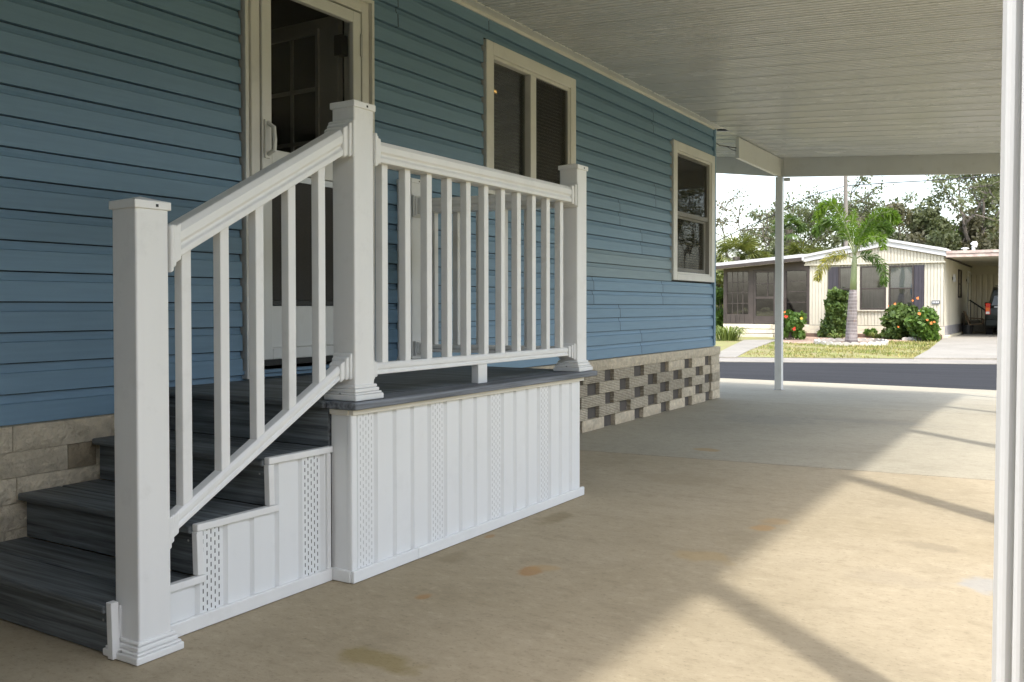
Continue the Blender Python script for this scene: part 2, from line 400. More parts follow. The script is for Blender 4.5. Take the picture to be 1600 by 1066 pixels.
# our lot: slabs with a skewed joint; the last one falls towards the street
def slab(name, quad, zt, mat, th=.12):
    mb = MB(); mb.hexa([(x, y, z-th) for (x, y), z in zip(quad, zt)], [(x, y, z) for (x, y), z in zip(quad, zt)])
    return struct(obj(name, mb, mat, bevel=.004))
slab('driveway_slab', [(-3.40, -16), (1.2, -16), (1.2, 6.02), (-3.40, 5.535)], [0, 0, 0, 0], m_tan)
slab('driveway_slab', [(-3.40, 5.563), (1.2, 6.048), (1.2, 9.30), (-3.40, 9.44)], [-.002]*4, m_gray)
slab('driveway_slab', [(-4.3, 9.465), (1.6, 9.325), (2.2, 14.4), (-5.2, 14.6)], [-.003, -.002, -.19, -.19], m_gray)
jf = MB(); jf.hexa([(-3.40, 5.535, -.1), (1.2, 6.02, -.1), (1.2, 6.048, -.1), (-3.40, 5.563, -.1)], [(-3.40, 5.535, -.0035), (1.2, 6.02, -.0035), (1.2, 6.048, -.0045), (-3.40, 5.563, -.0045)])
struct(obj('joint_filler', jf, M_('joint_tar', (.05, .045, .04), .9, .3)))
jf = MB(); jf.hexa([(-3.40, 9.445, -.1), (1.2, 9.305, -.1), (1.2, 9.33, -.1), (-3.40, 9.46, -.1)], [(-3.40, 9.445, -.006), (1.2, 9.305, -.006), (1.2, 9.33, -.006), (-3.40, 9.46, -.006)])
struct(obj('joint_filler', jf, MATS['joint_tar']))
sheet('yard', [(-30, -30), (30, -30), (30, 9.3), (-30, 9.3)], [-.06]*4, m_soil)
sheet('yard', [(-30, 9.31), (-4.0, 9.31), (-5.0, 14.6), (-30, 14.6)], [-.061, -.061, -.20, -.20], m_soil)
sheet('yard', [(1.5, 9.31), (30, 9.31), (30, 14.4), (2.1, 14.4)], [-.061, -.061, -.20, -.20], m_soil)
sheet('road', [(-60, 14.2), (60, 14.2), (60, 47), (-1.2, 21.3), (-6.4, 19.15), (-13, 18.0), (-60, 18.0)], [-.205]*7, m_asph)
# far side of the road: white gutter strip, grey apron strip, lawn
def far_edge(off):
    return [(x, y+off) for x, y in ((60, 47), (-1.2, 21.3), (-6.4, 19.15), (-13, 18.0), (-60, 18.0))]
def strip(name, o0, o1, z0, z1, mat):
    a = far_edge(o0); b = far_edge(o1); mb = MB(); n = len(a)
    mb.add([(x, y, z0) for x, y in a]+[(x, y, z1) for x, y in b], [(i, i+1, n+i+1, n+i) for i in range(n-1)])
    mb.add([(x, y, z0) for x, y in a]+[(x, y, z0-.08) for x, y in a], [(i, i+1, n+i+1, n+i) for i in range(n-1)])
    return struct(obj(name, mb, mat))
strip('gutter', -.05, .28, -.192, -.188, m_walk)
strip('road_shoulder', .28, 1.5, -.190, -.180, m_curb)
lw = MB(); a = far_edge(1.45); n = len(a)
rows = [[(x, y, -.172) for x, y in a], [(60, 60, -.05), (-1.2, 32.3, -.045), (-6.4, 32.3, -.045), (-13, 32.3, -.045), (-60, 32.3, -.045)],
        [(60, 160, -.045), (-1.2, 160, -.045), (-6.4, 160, -.045), (-13, 160, -.045), (-60, 160, -.045)]]
for k in range(2):
    lw.add(rows[k]+rows[k+1], [(i, i+1, n+i+1, n+i) for i in range(n-1)])
struct(obj('far_lawn', lw, m_soil))
def far_sheet(name, pix, mat, dz):
    pts = [atG(*q) for q in pix]; mb = MB(); n = len(pts)
    mb.add([(p[0], p[1], zfar(p[1])+dz) for p in pts]+[(p[0], p[1], zfar(p[1])-.05) for p in pts],
           [tuple(range(n))]+[(i, (i+1) % n, n+(i+1) % n, n+i) for i in range(n)])
    return struct(obj(name, mb, mat))
far_sheet('front_path', [(1120, 560.5), (1150, 561), (1172, 549), (1215, 533), (1163, 533), (1133, 548), (1118, 556)], m_walk, .045)
dr = [atG(1428, 562.5), atG(1452, 549), atG(1474, 530.5)]
mb = MB(); lft = [(dr[0][0], dr[0][1]), (dr[1][0], dr[1][1]), (dr[2][0], dr[2][1]), (-3.30, 32.3), (-3.30, 41.4)]; rgt = [(3.2, 24.3), (3.2, 27), (3.2, 30), (3.2, 32.3), (3.2, 41.4)]
mb.add([(x, y, zfar(y)+.05) for x, y in lft]+[(x, y, zfar(y)+.05) for x, y in rgt]+[(x, y, -.3) for x, y in lft], [(k, k+1, 6+k, 5+k) for k in range(4)]+[(k, k+1, 11+k, 10+k) for k in range(4)])
mb.add([(lft[0][0], lft[0][1], zfar(lft[0][1])+.05), (3.2, 24.3, zfar(24.3)+.05), (3.2, 24.3, -.3), (lft[0][0], lft[0][1], -.3)], [(0, 1, 2, 3)])
struct(obj('far_driveway', mb, m_walk))
far_sheet('gravel_bed', [(1216, 537), (1290, 540), (1420, 534), (1474, 530), (1474, 524), (1216, 526)], m_mulch, .03)

# ------------------------------------------------------------------ blue home
XW = -3.32
home = thing('mobile_home', (XW, 2, 0), 'long blue lap sided home on a block base under the carport', 'house')
Z0, CH = .567, .1136
YN, YF_ = -12.0, 9.53
openings = [(2.975, 3.85, .70, 2.675), (5.03, 6.24, 1.78, 2.74), (8.335, 9.465, 1.29, 2.60)]
scuts = [(2.94, 3.882, .70, 2.700), (4.991, 6.277, 1.744, 2.776), (8.296, 9.506, 1.254, 2.633)]
joints = {0: [7.583], 1: [7.122], 2: [6.614, 8.08], 4: [7.583], 5: [7.113], 3: [6.3], 6: [7.9], 7: [], 8: [], 9: [4.102, 7.843], 10: [5.056, 8.783]}
prof = [(0.0, -.014), (.004, .0195), (.66, .0170), (.70, .0075), (.84, .0022), (.966, .001), (.968, -.014), (1.0, -.014)]   # (fraction of course, out)
def siding_row(r, y0, y1):
    cuts = sorted({y0, y1} | {c for o in scuts for c in o[:2] if y0 < c < y1})
    lv = []
    for c in range(2):
        for (t_, o_) in prof: lv.append((Z0+(2*r+c+t_)*CH, o_))
    zc = sorted({c for o in scuts for c in o[2:]})
    full = []
    for i, (z, o_) in enumerate(lv):
        if i:
            zp, op = lv[i-1]
            for c in zc:
                if zp+1e-5 < c < z-1e-5: full.append((c, op+(o_-op)*(c-zp)/(z-zp)))
        full.append((z, o_))
    if r == 10: full = [q for q in full if q[0] < 2.935]
    mb = MB()
    for a, b in zip(cuts[:-1], cuts[1:]):
        for (z0, p0), (z1, p1) in zip(full[:-1], full[1:]):
            ym, zm = (a+b)/2, (z0+z1)/2
            if any(o[0] < ym < o[1] and o[2] < zm < o[3] for o in scuts): continue
            mb.add([(XW-.008+p0, a, z0), (XW-.008+p0, b, z0), (XW-.008+p1, b, z1), (XW-.008+p1, a, z1)], [(0, 1, 2, 3)])
    # split where fully interrupted by an opening -> separate pieces are kept as one panel cut to fit
    if not mb.f: return
    o = obj('siding_panel', mb, m_siding2 if (r == 3 and y0 > 6) else m_siding, home, origin=(XW, y0, Z0+2*r*CH))
    if r == 3 and y0 > 6: o['label'] = 'faded greyer blue siding panel'
    return o
for r in range(11):
    ys = [YN, 1.2-0.31*(r % 3)]+[]
    ys = [YN, -8.4+.5*(r % 3), -5.0-.3*(r % 2), -1.9-.4*(r % 3)]+joints.get(r, [])+[YF_]
    for i, (a, b) in enumerate(zip(ys[:-1], ys[1:])):
        zr0, zr1 = Z0+2*r*CH, Z0+(2*r+2)*CH
        # break panels at full-height scuts
        segs = [(a+.0035, b-.0035)]
        for o in scuts:
            if o[2] <= zr0+.03 and o[3] >= zr1-.03:
                ns = []
                for (p, q) in segs:
                    if q <= o[0] or p >= o[1]: ns.append((p, q)); continue
                    if p < o[0]: ns.append((p, o[0]))
                    if q > o[1]: ns.append((o[1], q))
                segs = ns
        for p, q in segs: siding_row(r, p, q)
# sheathing behind the siding (with openings) and the rest of the shell
sh = MB()
ys = sorted({YN, YF_} | {c for o in openings for c in o[:2]}); zs = sorted({.30, 3.0} | {c for o in openings for c in o[2:]})
for a, b in zip(ys[:-1], ys[1:]):
    for c, d in zip(zs[:-1], zs[1:]):
        if any(o[0] < (a+b)/2 < o[1] and o[2] < (c+d)/2 < o[3] for o in openings): continue
        sh.box(XW-.11, XW-.014, a, b, c, d)
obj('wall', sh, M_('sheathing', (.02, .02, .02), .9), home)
eb = MB(); eb.box(-7.6, XW-.115, 9.47, 9.53, .1, 3.0); eb.box(-7.6, XW-.115, YN, YN+.06, .1, 3.0); eb.box(-7.66, -7.6, YN, 9.53, .1, 3.0)
obj('wall', eb, m_siding, home)
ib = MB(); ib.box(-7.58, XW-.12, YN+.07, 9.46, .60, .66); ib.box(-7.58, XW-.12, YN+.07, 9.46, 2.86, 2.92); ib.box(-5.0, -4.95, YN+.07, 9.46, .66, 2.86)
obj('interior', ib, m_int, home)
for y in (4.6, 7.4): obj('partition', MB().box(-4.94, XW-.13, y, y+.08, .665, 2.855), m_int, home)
ct = MB(); ct.box(XW-.02, XW+.022, 9.50, 9.555, .575, 2.93); ct.box(XW-.08, XW-.02, 9.532, 9.555, .575, 2.93)
obj('corner_trim', ct, m_siding, home, bevel=.004)
fz = MB(); fz.box(XW-.012, XW+.020, YN, 9.58, 2.915, 2.94)
obj('frieze_trim', fz, m_almond, home, bevel=.003)
sf = MB(); sf.box(XW+.021, XW+.075, YN, 9.585, 2.935, 2.95); obj('soffit', sf, m_almond, home)
gt = MB(); gt.box(XW+.076, XW+.10, YN, 9.59, 2.931, 2.972); obj('gutter_edge', gt, m_alu, home, bevel=.002)
rf = MB(); rf.prism([(XW+.07, 3.03), (-5.4, 3.42), (-7.8, 3.03), (-7.8, 2.96), (XW-.1, 2.97)], YN-.2, 9.7, 'y'); obj('roof', rf, m_alu, home)
# ---- foundation: solid split-face courses near, chequered breeze courses beyond the deck
blk = MB(); blk.box(-.09, 0, 0, .40, .0015, .0935)
rng = random.Random(4)
def rough_block(name, y0, y1, z0, z1, x, mat, seed, amp=.0035):
    rr = random.Random(seed); mb = MB(); ny = max(2, int((y1-y0)/.05)); nz_ = 3
    P = [[None]*(nz_+1) for _ in range(ny+1)]; vs = []; fs = []
    for i in range(ny+1):
        for j in range(nz_+1):
            e = i in (0, ny) or j in (0, nz_)
            vs.append((x-(.006 if e else 0)+(0 if e else rr.uniform(-amp, amp)), y0+(y1-y0)*i/ny+(0 if e else rr.uniform(-.01, .01)), z0+(z1-z0)*j/nz_))
    for i in range(ny):
        for j in range(nz_):
            q = i*(nz_+1)+j; fs.append((q, q+nz_+1, q+nz_+2, q+1))
    k = len(vs); vs += [(x-.09, y0, z0), (x-.09, y1, z0), (x-.09, y1, z1), (x-.09, y0, z1)]
    bot = [i*(nz_+1) for i in range(ny+1)]; top = [i*(nz_+1)+nz_ for i in range(ny+1)]
    fs.append(tuple(bot)+(k+1, k)); fs.append(tuple(top)+(k+2, k+3))
    fs.append(tuple(range(0, nz_+1))+(k+3, k)); fs.append(tuple(range(ny*(nz_+1), ny*(nz_+1)+nz_+1))+(k+2, k+1)); fs.append((k, k+1, k+2, k+3))
    mb.add(vs, fs); return obj(name, mb, mat, home, origin=(x, y0, z0))
XS = -3.268
for row in range(6):
    z0 = row*.0945; off = {5: 1.832, 4: 1.644, 3: 1.845, 2: 1.62, 1: 1.8, 0: 1.65}[row]
    y = off-.40*8
    while y < 4.5:
        y1 = y+.40
        if row == 4 and abs(y1-2.044) < .01:      # short stained infill block
            rough_block('foundation_block', y+.0015, y1-.0015, z0, z0+.0925, XS, m_stone, rng.random())
            o = rough_block('foundation_block', y1+.0015, y1+.118, z0, z0+.0925, XS, m_stone_dark, rng.random()); o['label'] = 'short darker stained block'
            y = y1+.1195; continue
        if y1 > -2.5 and not (2.5 < y and y1 < 4.2): rough_block('foundation_block', y+.0015, y1-.0015, z0, z0+.0925, XS, m_stone, rng.random())
        y = y1
ZR = [.38, .285, .19, .095, 0.0]
A = [6.737+.6065*k for k in range(-4, 5)]; B = [6.437+.609*k for k in range(-4, 5)]
for row, z0 in enumerate(ZR):
    hs_ = (A if row % 2 == 0 else B)
    for k, h in enumerate(hs_):
        hw = .20+rng.uniform(-.015, .02); y0 = h+hw; y1 = (hs_[k+1] if k+1 < len(hs_) else 9.62)
        y1 = min(y1+rng.uniform(-.012, .012), 9.62)
        if y0 > 9.55 or y0 < 4.45 or y1-y0 < .05: continue
        if y1 > 9.5 and y1 < 9.62: y1 = 9.62
        if row % 2 and y1 > 9.6 and y1-y0 > .45:
            rough_block('foundation_block', y0+.27, y1-.002, z0+.001, z0+.093, XS, m_stone, rng.random(), .004); y1 = y0+.22
        mt = m_stone if (row == 4 or (y0 > 7.9 and rng.random() < .55)) else m_comb
        rough_block('foundation_block', y0+.002, y1-.002, z0+.001, z0+.093, XS+rng.uniform(-.004, .004), mt, rng.random(), .004)
for a, b in ((4.5, 5.62), (5.62, 6.813), (6.813, 8.067), (8.067, 9.63)):
    rough_block('foundation_cap', a+.002, b-.002, .4765, .563, XS+.004, m_stone, rng.random(), .003)
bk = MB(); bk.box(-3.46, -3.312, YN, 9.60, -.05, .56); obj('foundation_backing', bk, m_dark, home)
eb = MB(); eb.box(-7.6, -3.35, 9.52, 9.60, -.1, .56); obj('foundation_wall', eb, m_stone, home)

# ---- windows and door of the blue home
def blind(y0, y1, z0, z1, x, parent, pitch=.026):
    mb = MB(); z = z0+.01
    while z < z1-.01:
        mb.add([(x-.007, y0, z+.010), (x-.007, y1, z+.010), (x+.007, y1, z-.006), (x+.007, y0, z-.006)], [(0, 1, 2, 3)]); z += pitch
    return stuff(obj('blind', mb, m_slat, parent))
wn = obj('window', MB().frame('x', XW-.05, XW+.030, 5.0, 6.268, 1.752, 2.768, .085, .085, .075), m_almond, home, bevel=.006)
obj('window_lip', MB().frame('x', XW-.05, XW+.018, 5.086, 6.182, 1.828, 2.682, .022), m_almond, wn, bevel=.003)
obj('mullion', MB().box(XW-.05, XW+.022, 5.585, 5.665, 1.851, 2.659), m_almond, wn, bevel=.004)
obj('pane', MB().box(XW-.030, XW-.026, 5.109, 5.584, 1.851, 2.659), m_glass, wn)
obj('pane', MB().box(XW-.012, XW-.008, 5.666, 6.159, 1.851, 2.659), m_glass, wn)
obj('insect_screen', MB().box(XW+.002, XW+.004, 5.666, 6.159, 1.851, 2.659), m_screen, wn)
blind(5.10, 5.60, 1.84, 2.66, XW-.075, wn); blind(5.65, 6.17, 1.84, 2.66, XW-.055, wn)
wn = obj('window', MB().frame('x', XW-.05, XW+.030, 8.305, 9.497, 1.262, 2.625, .10, .085, .06), m_almond, home, bevel=.006)
obj('window_lip', MB().frame('x', XW-.05, XW+.014, 8.406, 9.396, 1.323, 2.539, .022), m_almond, wn, bevel=.003)
obj('upper_sash', MB().frame('x', XW-.03, XW-.002, 8.429, 9.373, 1.905, 2.516, .03, .02, .045), m_almond, wn, bevel=.003)
obj('lower_sash', MB().frame('x', XW-.055, XW-.032, 8.429, 9.373, 1.346, 1.93, .045), m_almond, wn, bevel=.003)
obj('pane', MB().box(XW-.018, XW-.014, 8.46, 9.342, 1.951, 2.495), m_glass, wn)
obj('pane', MB().box(XW-.046, XW-.042, 8.475, 9.327, 1.392, 1.884), m_glass, wn)
blind(8.44, 9.36, 1.35, 2.5, XW-.085, wn)
obj('insect_screen', MB().box(XW+.006, XW+.008, 8.429, 9.373, 1.346, 2.516), m_screen, wn)
# door set: casing, storm door leaf, inner door swung in
df = obj('door_frame', MB().frame('x', XW-.06, XW+.030, 2.95, 3.872, .66, 2.692, .020, .020, .0), m_almond, home, bevel=.003)
obj('casing_groove', MB().frame('x', XW-.06, XW+.008, 2.971, 3.851, .66, 2.671, .020, .020, .0), m_almond, df, bevel=.002)
jb = MB(); jb.frame('x', XW-.11, XW+.022, 2.992, 3.83, .70, 2.65, .052, .045, .0); obj('door_jamb', jb, m_almond, df, bevel=.003)
sd_ = obj('storm_door', MB().frame('x', XW-.012, XW+.024, 3.056, 3.766, .745, 2.594, .062, .062, .055), m_alu, home, bevel=.005)
sr = MB(); sr.box(XW-.012, XW+.022, 3.119, 3.703, 1.66, 1.765); obj('lock_rail', sr, m_alu, sd_, bevel=.004)
obj('kick_panel', MB().box(XW-.006, XW+.012, 3.119, 3.703, .801, 1.005), m_alu, sd_, bevel=.004)
obj('panel_bead', MB().box(XW-.012, XW+.015, 3.119, 3.703, 1.007, 1.03), m_black, sd_)
obj('door_screen', MB().box(XW-.004, XW+.002, 3.119, 3.703, 1.032, 1.625), m_mesh, sd_)
obj('screen_rail', MB().box(XW-.006, XW+.008, 3.119, 3.703, 1.627, 1.658), m_steel, sd_)
obj('pane', MB().box(XW-.002, XW+.002, 3.119, 3.703, 1.767, 2.531), m_glassd, sd_)
hd = MB(); hd.box(XW+.025, XW+.034, 3.066, 3.098, 1.715, 1.90); hd.tube([(XW+.03, 3.085, 1.735), (XW+.075, 3.085, 1.75), (XW+.078, 3.085, 1.80), (XW+.072, 3.085, 1.86), (XW+.03, 3.085, 1.885)], .011, 8)
obj('door_handle', hd, m_alu, sd_, bevel=.002)
for z in (.86, 1.6, 2.42): obj('hinge', MB().box(XW+.020, XW+.031, 3.758, 3.772, z-.06, z+.06), m_steel, sd_)
obj('door_sweep', MB().box(XW-.004, XW+.010, 3.06, 3.762, .715, .744), m_black, sd_)
# inner door, open at right angles into the room
DX0, DX1, DY = -4.32, XW-.125, 3.745
idr = obj('inner_door', MB().box(DX0, DX1, DY, DY+.04, .70, 2.61), m_intdoor, home, bevel=.003)
gx = [DX1-.155-.187*k for k in range(4)]; gz = [2.52, 2.22, 1.925, 1.63]
gb = MB()
gb.box(gx[3]-.02, gx[0]+.02, DY-.016, DY-.001, gz[0], gz[0]+.03); gb.box(gx[3]-.02, gx[0]+.02, DY-.016, DY-.001, gz[3]-.03, gz[3])
for x in (gx[0], gx[3]-.02): gb.box(x, x+.02, DY-.016, DY-.001, gz[3], gz[0])
for x in gx[1:3]: gb.box(x-.011, x+.011, DY-.012, DY-.001, gz[3], gz[0])
for z in gz[1:3]: gb.box(gx[3], gx[0], DY-.011, DY-.001, z-.011, z+.011)
obj('glazing_bars', gb, m_intdoor, idr)
dk = MB(); dk.box(gx[3], gx[0], DY-.004, DY-.002, gz[3], gz[0]); obj('door_glass', dk, M_('dark_door_glass', (.025, .024, .022), .7, .1), idr)
obj('hinge', MB().box(DX1-.01, DX1+.045, DY-.02, DY+.03, 2.38, 2.49), m_black, idr)
# small room lamp glimpsed behind the blind of the first window
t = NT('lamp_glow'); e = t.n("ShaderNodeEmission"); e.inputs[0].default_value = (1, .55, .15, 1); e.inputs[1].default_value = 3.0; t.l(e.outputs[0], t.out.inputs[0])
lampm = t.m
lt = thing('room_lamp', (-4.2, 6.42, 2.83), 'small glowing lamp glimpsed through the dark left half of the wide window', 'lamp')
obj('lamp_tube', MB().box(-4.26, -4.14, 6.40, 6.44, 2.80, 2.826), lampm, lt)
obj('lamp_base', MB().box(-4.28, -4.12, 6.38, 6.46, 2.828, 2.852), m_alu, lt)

# ------------------------------------------------------------------ porch deck
DZ = .655
deck = thing('porch_deck', (-2.75, 3.4, 0), 'raised porch deck of dark grey boards with white railings and white skirting', 'deck')
yb = 2.437
bd = obj('deck_board', MB().box(-3.305, -2.312, yb-.012, yb+.1385, DZ-.025, DZ), m_deck, deck, origin=(-2.8, yb, DZ), bevel=.005)
for k in range(1, 13): dup(bd, (0, .1445*k, 0))
obj('deck_board', MB().box(-3.305, -2.312, yb+.1445*13, 4.372, DZ-.025, DZ), m_deck, deck, origin=(-2.8, 4.3, DZ), bevel=.004)
o = obj('edge_board', MB().box(-2.308, -2.165, yb, 4.376, DZ-.026, DZ+.001), m_deckedge, deck, origin=(-2.2, 3, DZ), bevel=.006); o['label'] = 'lighter grey board along the outer edge of the deck'
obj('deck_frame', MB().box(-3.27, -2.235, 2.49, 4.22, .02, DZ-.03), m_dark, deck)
def panel_profile(p0, n, z0, z1f, vent_first, xf, parent, y0, y1):
    """vertical soffit style panels from p0, pitch .0111*40; pieces n; z1f(y) top height"""
    P = .4425; w = P/4
    for k in range(n):
        mb = MB(); ven = []
        for b in range(4):
            ya = p0+k*P+b*w
            pts = [(ya, 0), (ya+.080, 0), (ya+.088, -.012), (ya+.101, -.012), (ya+w, 0)]
            for (a, da), (c, dc) in zip(pts[:-1], pts[1:]):
                if c <= y0 or a >= y1: continue
                brk = sorted({max(a, y0), min(c, y1)} | {q for q in STEPY if max(a, y0) < q < min(c, y1)})
                for s0, s1 in zip(brk[:-1], brk[1:]):
                    f0 = da+(dc-da)*(s0-a)/(c-a); f1 = da+(dc-da)*(s1-a)/(c-a); zt = z1f((s0+s1)/2)
                    q = ([(xf+f0, s0, z0), (xf+f1, s1, z0), (xf+f1, s1, zt), (xf+f0, s0, zt)])
                    if b == 0 and da == 0 and dc == 0: ven.append(q)
                    else: mb.add(q, [(0, 1, 2, 3)])
        if not mb.f: continue
        o = obj('skirt_panel', mb, m_skirt, parent, origin=(xf, p0+k*P, z0))
        if ven:
            vb = MB()
            for q in ven: vb.add(q, [(0, 1, 2, 3)])
            ob_ = obj('vent_strip', vb, m_vent if parent is not deck else m_vent2, o, origin=(xf, p0+k*P+.005, z0))
STEPY = []
panel_profile(2.494-.4425, 5, .03, lambda y: .62, True, -2.205, deck, 2.462, 4.25)
obj('end_panel', MB().box(-2.300, -2.212, 2.456, 2.470, .03, .62), m_skirt, deck, bevel=.002)
obj('end_panel', MB().box(-3.26, -2.21, 4.238, 4.25, .03, .62), m_skirt, deck)
cpm = MB(); cpm.box(-2.222, -2.198, 2.452, 2.482, .042, .615); obj('corner_trim', cpm, m_skirt, deck, bevel=.006)
tt = MB(); tt.box(-2.210, -2.190, 2.452, 4.262, .609, .6285); obj('top_trim', tt, m_cap, deck, bevel=.002)
tt = MB(); tt.box(-2.300, -2.2105, 2.446, 2.463, .609, .6285); obj('top_trim', tt, m_cap, deck, bevel=.002)
for a, b in ((2.449, 2.83), (2.832, 4.262)):
    tt = MB(); tt.box(-2.2035, -2.187, a, b, 0.002, .046); obj('base_trim', tt, m_skirt, deck, bevel=.003)
tt = MB(); tt.box(-2.300, -2.204, 2.445, 2.4615, 0.002, .046); obj('base_trim', tt, m_skirt, deck, bevel=.003)
# posts and rails
def post(parent, x0, y0, z0, z1, s=.108, base=True):
    o = obj('post', MB().box(x0, x0+s, y0, y0+s, z0, z1-.012), m_white, parent, bevel=.006, seg=3)
    c = MB(); cx, cy_ = x0+s/2, y0+s/2; h = s/2+.006
    c.box(cx-h, cx+h, cy_-h, cy_+h, z1-.024, z1); c.add([(cx-h+.003, cy_-h+.003, z1), (cx+h-.003, cy_-h+.003, z1), (cx+h-.003, cy_+h-.003, z1), (cx-h+.003, cy_+h-.003, z1), (cx, cy_, z1+.015)], [(0, 1, 4), (1, 2, 4), (2, 3, 4), (3, 0, 4)])
    obj('post_cap', c, m_white, o, bevel=.0025)
    obj('cap_screw', MB().box(cx+h-.001, cx+h+.0012, cy_-.004+.012, cy_+.004+.012, z1-.017, z1-.009), m_black, o)
    if base:
        b = MB()
        for e, za, zb in ((.025, .0, .022), (.020, .022, .030), (.013, .030, .044), (.0075, .044, .056)):
            q = s/2+e
            b.box(cx-q, cx+q, cy_-q, cy_+q, z0+za+.0005, z0+zb)
        obj('post_base', b, m_white, o, bevel=.004, seg=2)
        obj('base_screw', MB().box(cx-.004, cx+.004, cy_-s/2-.0225, cy_-s/2-.0195, z0+.023, z0+.0295), m_steel, o)
    return o
PX = -2.328; RC = PX+.054
pc = post(deck, PX, 2.497, DZ+.0015, 1.752); pf = post(deck, PX, 4.243, DZ+.0015, 1.752); pb = post(deck, -3.315, 4.09, DZ+.0015, 1.735)
def rail_profile(w, h):   # bread-loaf section (u across, v up)
    return [(-w/2, 0), (-w/2, h*.22), (-w*.40, h*.30), (-w*.40, h*.40), (-w/2, h*.50), (-w/2, h*.78), (-w*.36, h), (w*.36, h), (w/2, h*.78), (w/2, h*.50), (w*.40, h*.40), (w*.40, h*.30), (w/2, h*.22), (w/2, 0)]
def rail(parent, name, a, b, w, h, mat=None):
    a = Vector(a); b = Vector(b); t_ = (b-a); hz = Vector((t_.x, t_.y, 0)).normalized(); sd2 = Vector((hz.y, -hz.x, 0))
    pr = rail_profile(w, h); n = len(pr); mb = MB()
    mb.add([a+sd2*u+Vector((0, 0, v)) for u, v in pr]+[b+sd2*u+Vector((0, 0, v)) for u, v in pr],
           [tuple(range(n))[::-1], tuple(range(n, 2*n))]+[(i, (i+1) % n, n+(i+1) % n, n+i) for i in range(n)])
    return obj(name, mb, m_white, parent, origin=a, bevel=.003)
def bracket(parent, p, d, w, h, drop=0.):
    """stepped collar where a rail meets a post; p centre-bottom on post face, d unit direction away from post"""
    mb = MB(); d = Vector(d); s_ = Vector((d.y, -d.x, 0)); p = Vector(p)
    for (t0, t1, e) in ((0.0005, .012, .020), (.012, .026, .013), (.026, .048, .006)):
        w2, lo, hi = w/2+e, -e-.002, h+e
        z = drop*(t0+t1)/2
        q = []
        for tt_ in (t0, t1):
            for (a_, b_) in ((-w2, lo), (w2, lo), (w2, hi), (-w2, hi)):
                q.append(p+d*tt_+s_*a_+Vector((0, 0, b_+drop*tt_)))
        mb.hexa(q[:4], q[4:])
    return obj('rail_bracket', mb, m_white, parent, bevel=.004)
RT, RB = 1.548, .742      # bottom of top rail, bottom of lower rail
rail(deck, 'top_rail', (RC, 2.606, RT), (RC, 4.242, RT), .088, .082)
rail(deck, 'bottom_rail', (RC, 2.606, RB), (RC, 4.242, RB), .048, .044)
bracket(deck, (RC, 2.605, RT), (0, 1, 0), .088, .082); bracket(deck, (RC, 4.243, RT), (0, -1, 0), .088, .082)
bracket(deck, (RC, 2.605, RB), (0, 1, 0), .048, .044); bracket(deck, (RC, 4.243, RB), (0, -1, 0), .048, .044)
bl = obj('baluster', MB().box(RC-.0175, RC+.0175, 2.696, 2.731, RB+.043, RT+.004), m_white, deck, origin=(RC, 2.7135, 1.1), bevel=.003)
for k in range(1, 11): dup(bl, (0, .1425*k, 0))
obj('rail_support', MB().box(RC-.019, RC+.019, 3.355, 3.393+.036, DZ+.001, RB), m_white, deck, bevel=.003)
# rail across the far end
a0, b0 = Vector((-3.207, 4.145, 0)), Vector((PX, 4.29, 0)); dd = (b0-a0).normalized()
rail(deck, 'top_rail', (a0.x, a0.y, RT-.012), (b0.x, b0.y, RT-.012), .088, .082); rail(deck, 'bottom_rail', (a0.x, a0.y, RB), (b0.x, b0.y, RB), .048, .044)
bracket(deck, (a0.x, a0.y, RT-.012), dd, .088, .082); bracket(deck, (a0.x, a0.y, RB), dd, .048, .044)
bracket(deck, (b0.x, b0.y, RT-.012), -dd, .088, .082); bracket(deck, (b0.x, b0.y, RB), -dd, .048, .044)
for k in range(6):
    p = a0+dd*((-2.6735-.1425*(4-k)+3.207)/dd.x)
    obj('baluster', MB().box(p.x-.0175, p.x+.0175, p.y-.0175, p.y+.0175, RB+.043, RT), m_white, deck, bevel=.003)

# ------------------------------------------------------------------ entry steps
steps = thing('entry_steps', (-2.75, 2.0, 0), 'three dark grey composite steps beside the blue wall with one white handrail', 'steps')
RY = [1.575, 1.870, 2.165, 2.452]; TZ = [.158, .322, .486]; SX0, SX1 = -3.256, -2.312
for k in range(3):
    o = obj('riser', MB().box(SX0, SX1, RY[k], RY[k]+.018, (0.006 if k == 0 else TZ[k-1]+.001), TZ[k]-.0255), m_deck, steps, origin=(-2.8, RY[k], TZ[k]), bevel=.002)
    dpt = RY[k+1]-RY[k]+.02; h = dpt/2
    obj('tread', MB().box(SX0-.004, SX1, RY[k]-.032, RY[k]-.022+h-.004, TZ[k]-.025, TZ[k]), m_deck, steps, origin=(-2.8, RY[k], TZ[k]+.1), bevel=.006)
    obj('tread', MB().box(SX0-.004, SX1, RY[k]-.022+h+.004, RY[k+1]-.002, TZ[k]-.025, TZ[k]), m_deck, steps, origin=(-2.8, RY[k]+.15, TZ[k]+.1), bevel=.004)
obj('riser', MB().box(SX0, -2.312, RY[3], RY[3]+.018, TZ[2]+.001, DZ-.027), m_deck, steps, origin=(-2.8, RY[3], DZ), bevel=.002)
for k in range(3):
    obj('screw', MB().box(-2.36, -2.354, RY[k]-.0015, RY[k]+.001, TZ[k]-.06, TZ[k]-.054), m_steel, steps)
STEPY = [1.870, 2.165]
def steptop(y): return .150 if y < 1.870 else (.312 if y < 2.165 else .478)
panel_profile(1.866-.4425, 3, .02, steptop, True, -2.300, steps, 1.585, 2.443)
for (a, b, z) in ((1.605, 1.880, .150), (1.848, 2.186, .312), (2.143, 2.452, .476)):
    obj('top_trim', MB().box(-2.312, -2.287, a, b, z-.007, z+.016), m_white, steps, bevel=.003)
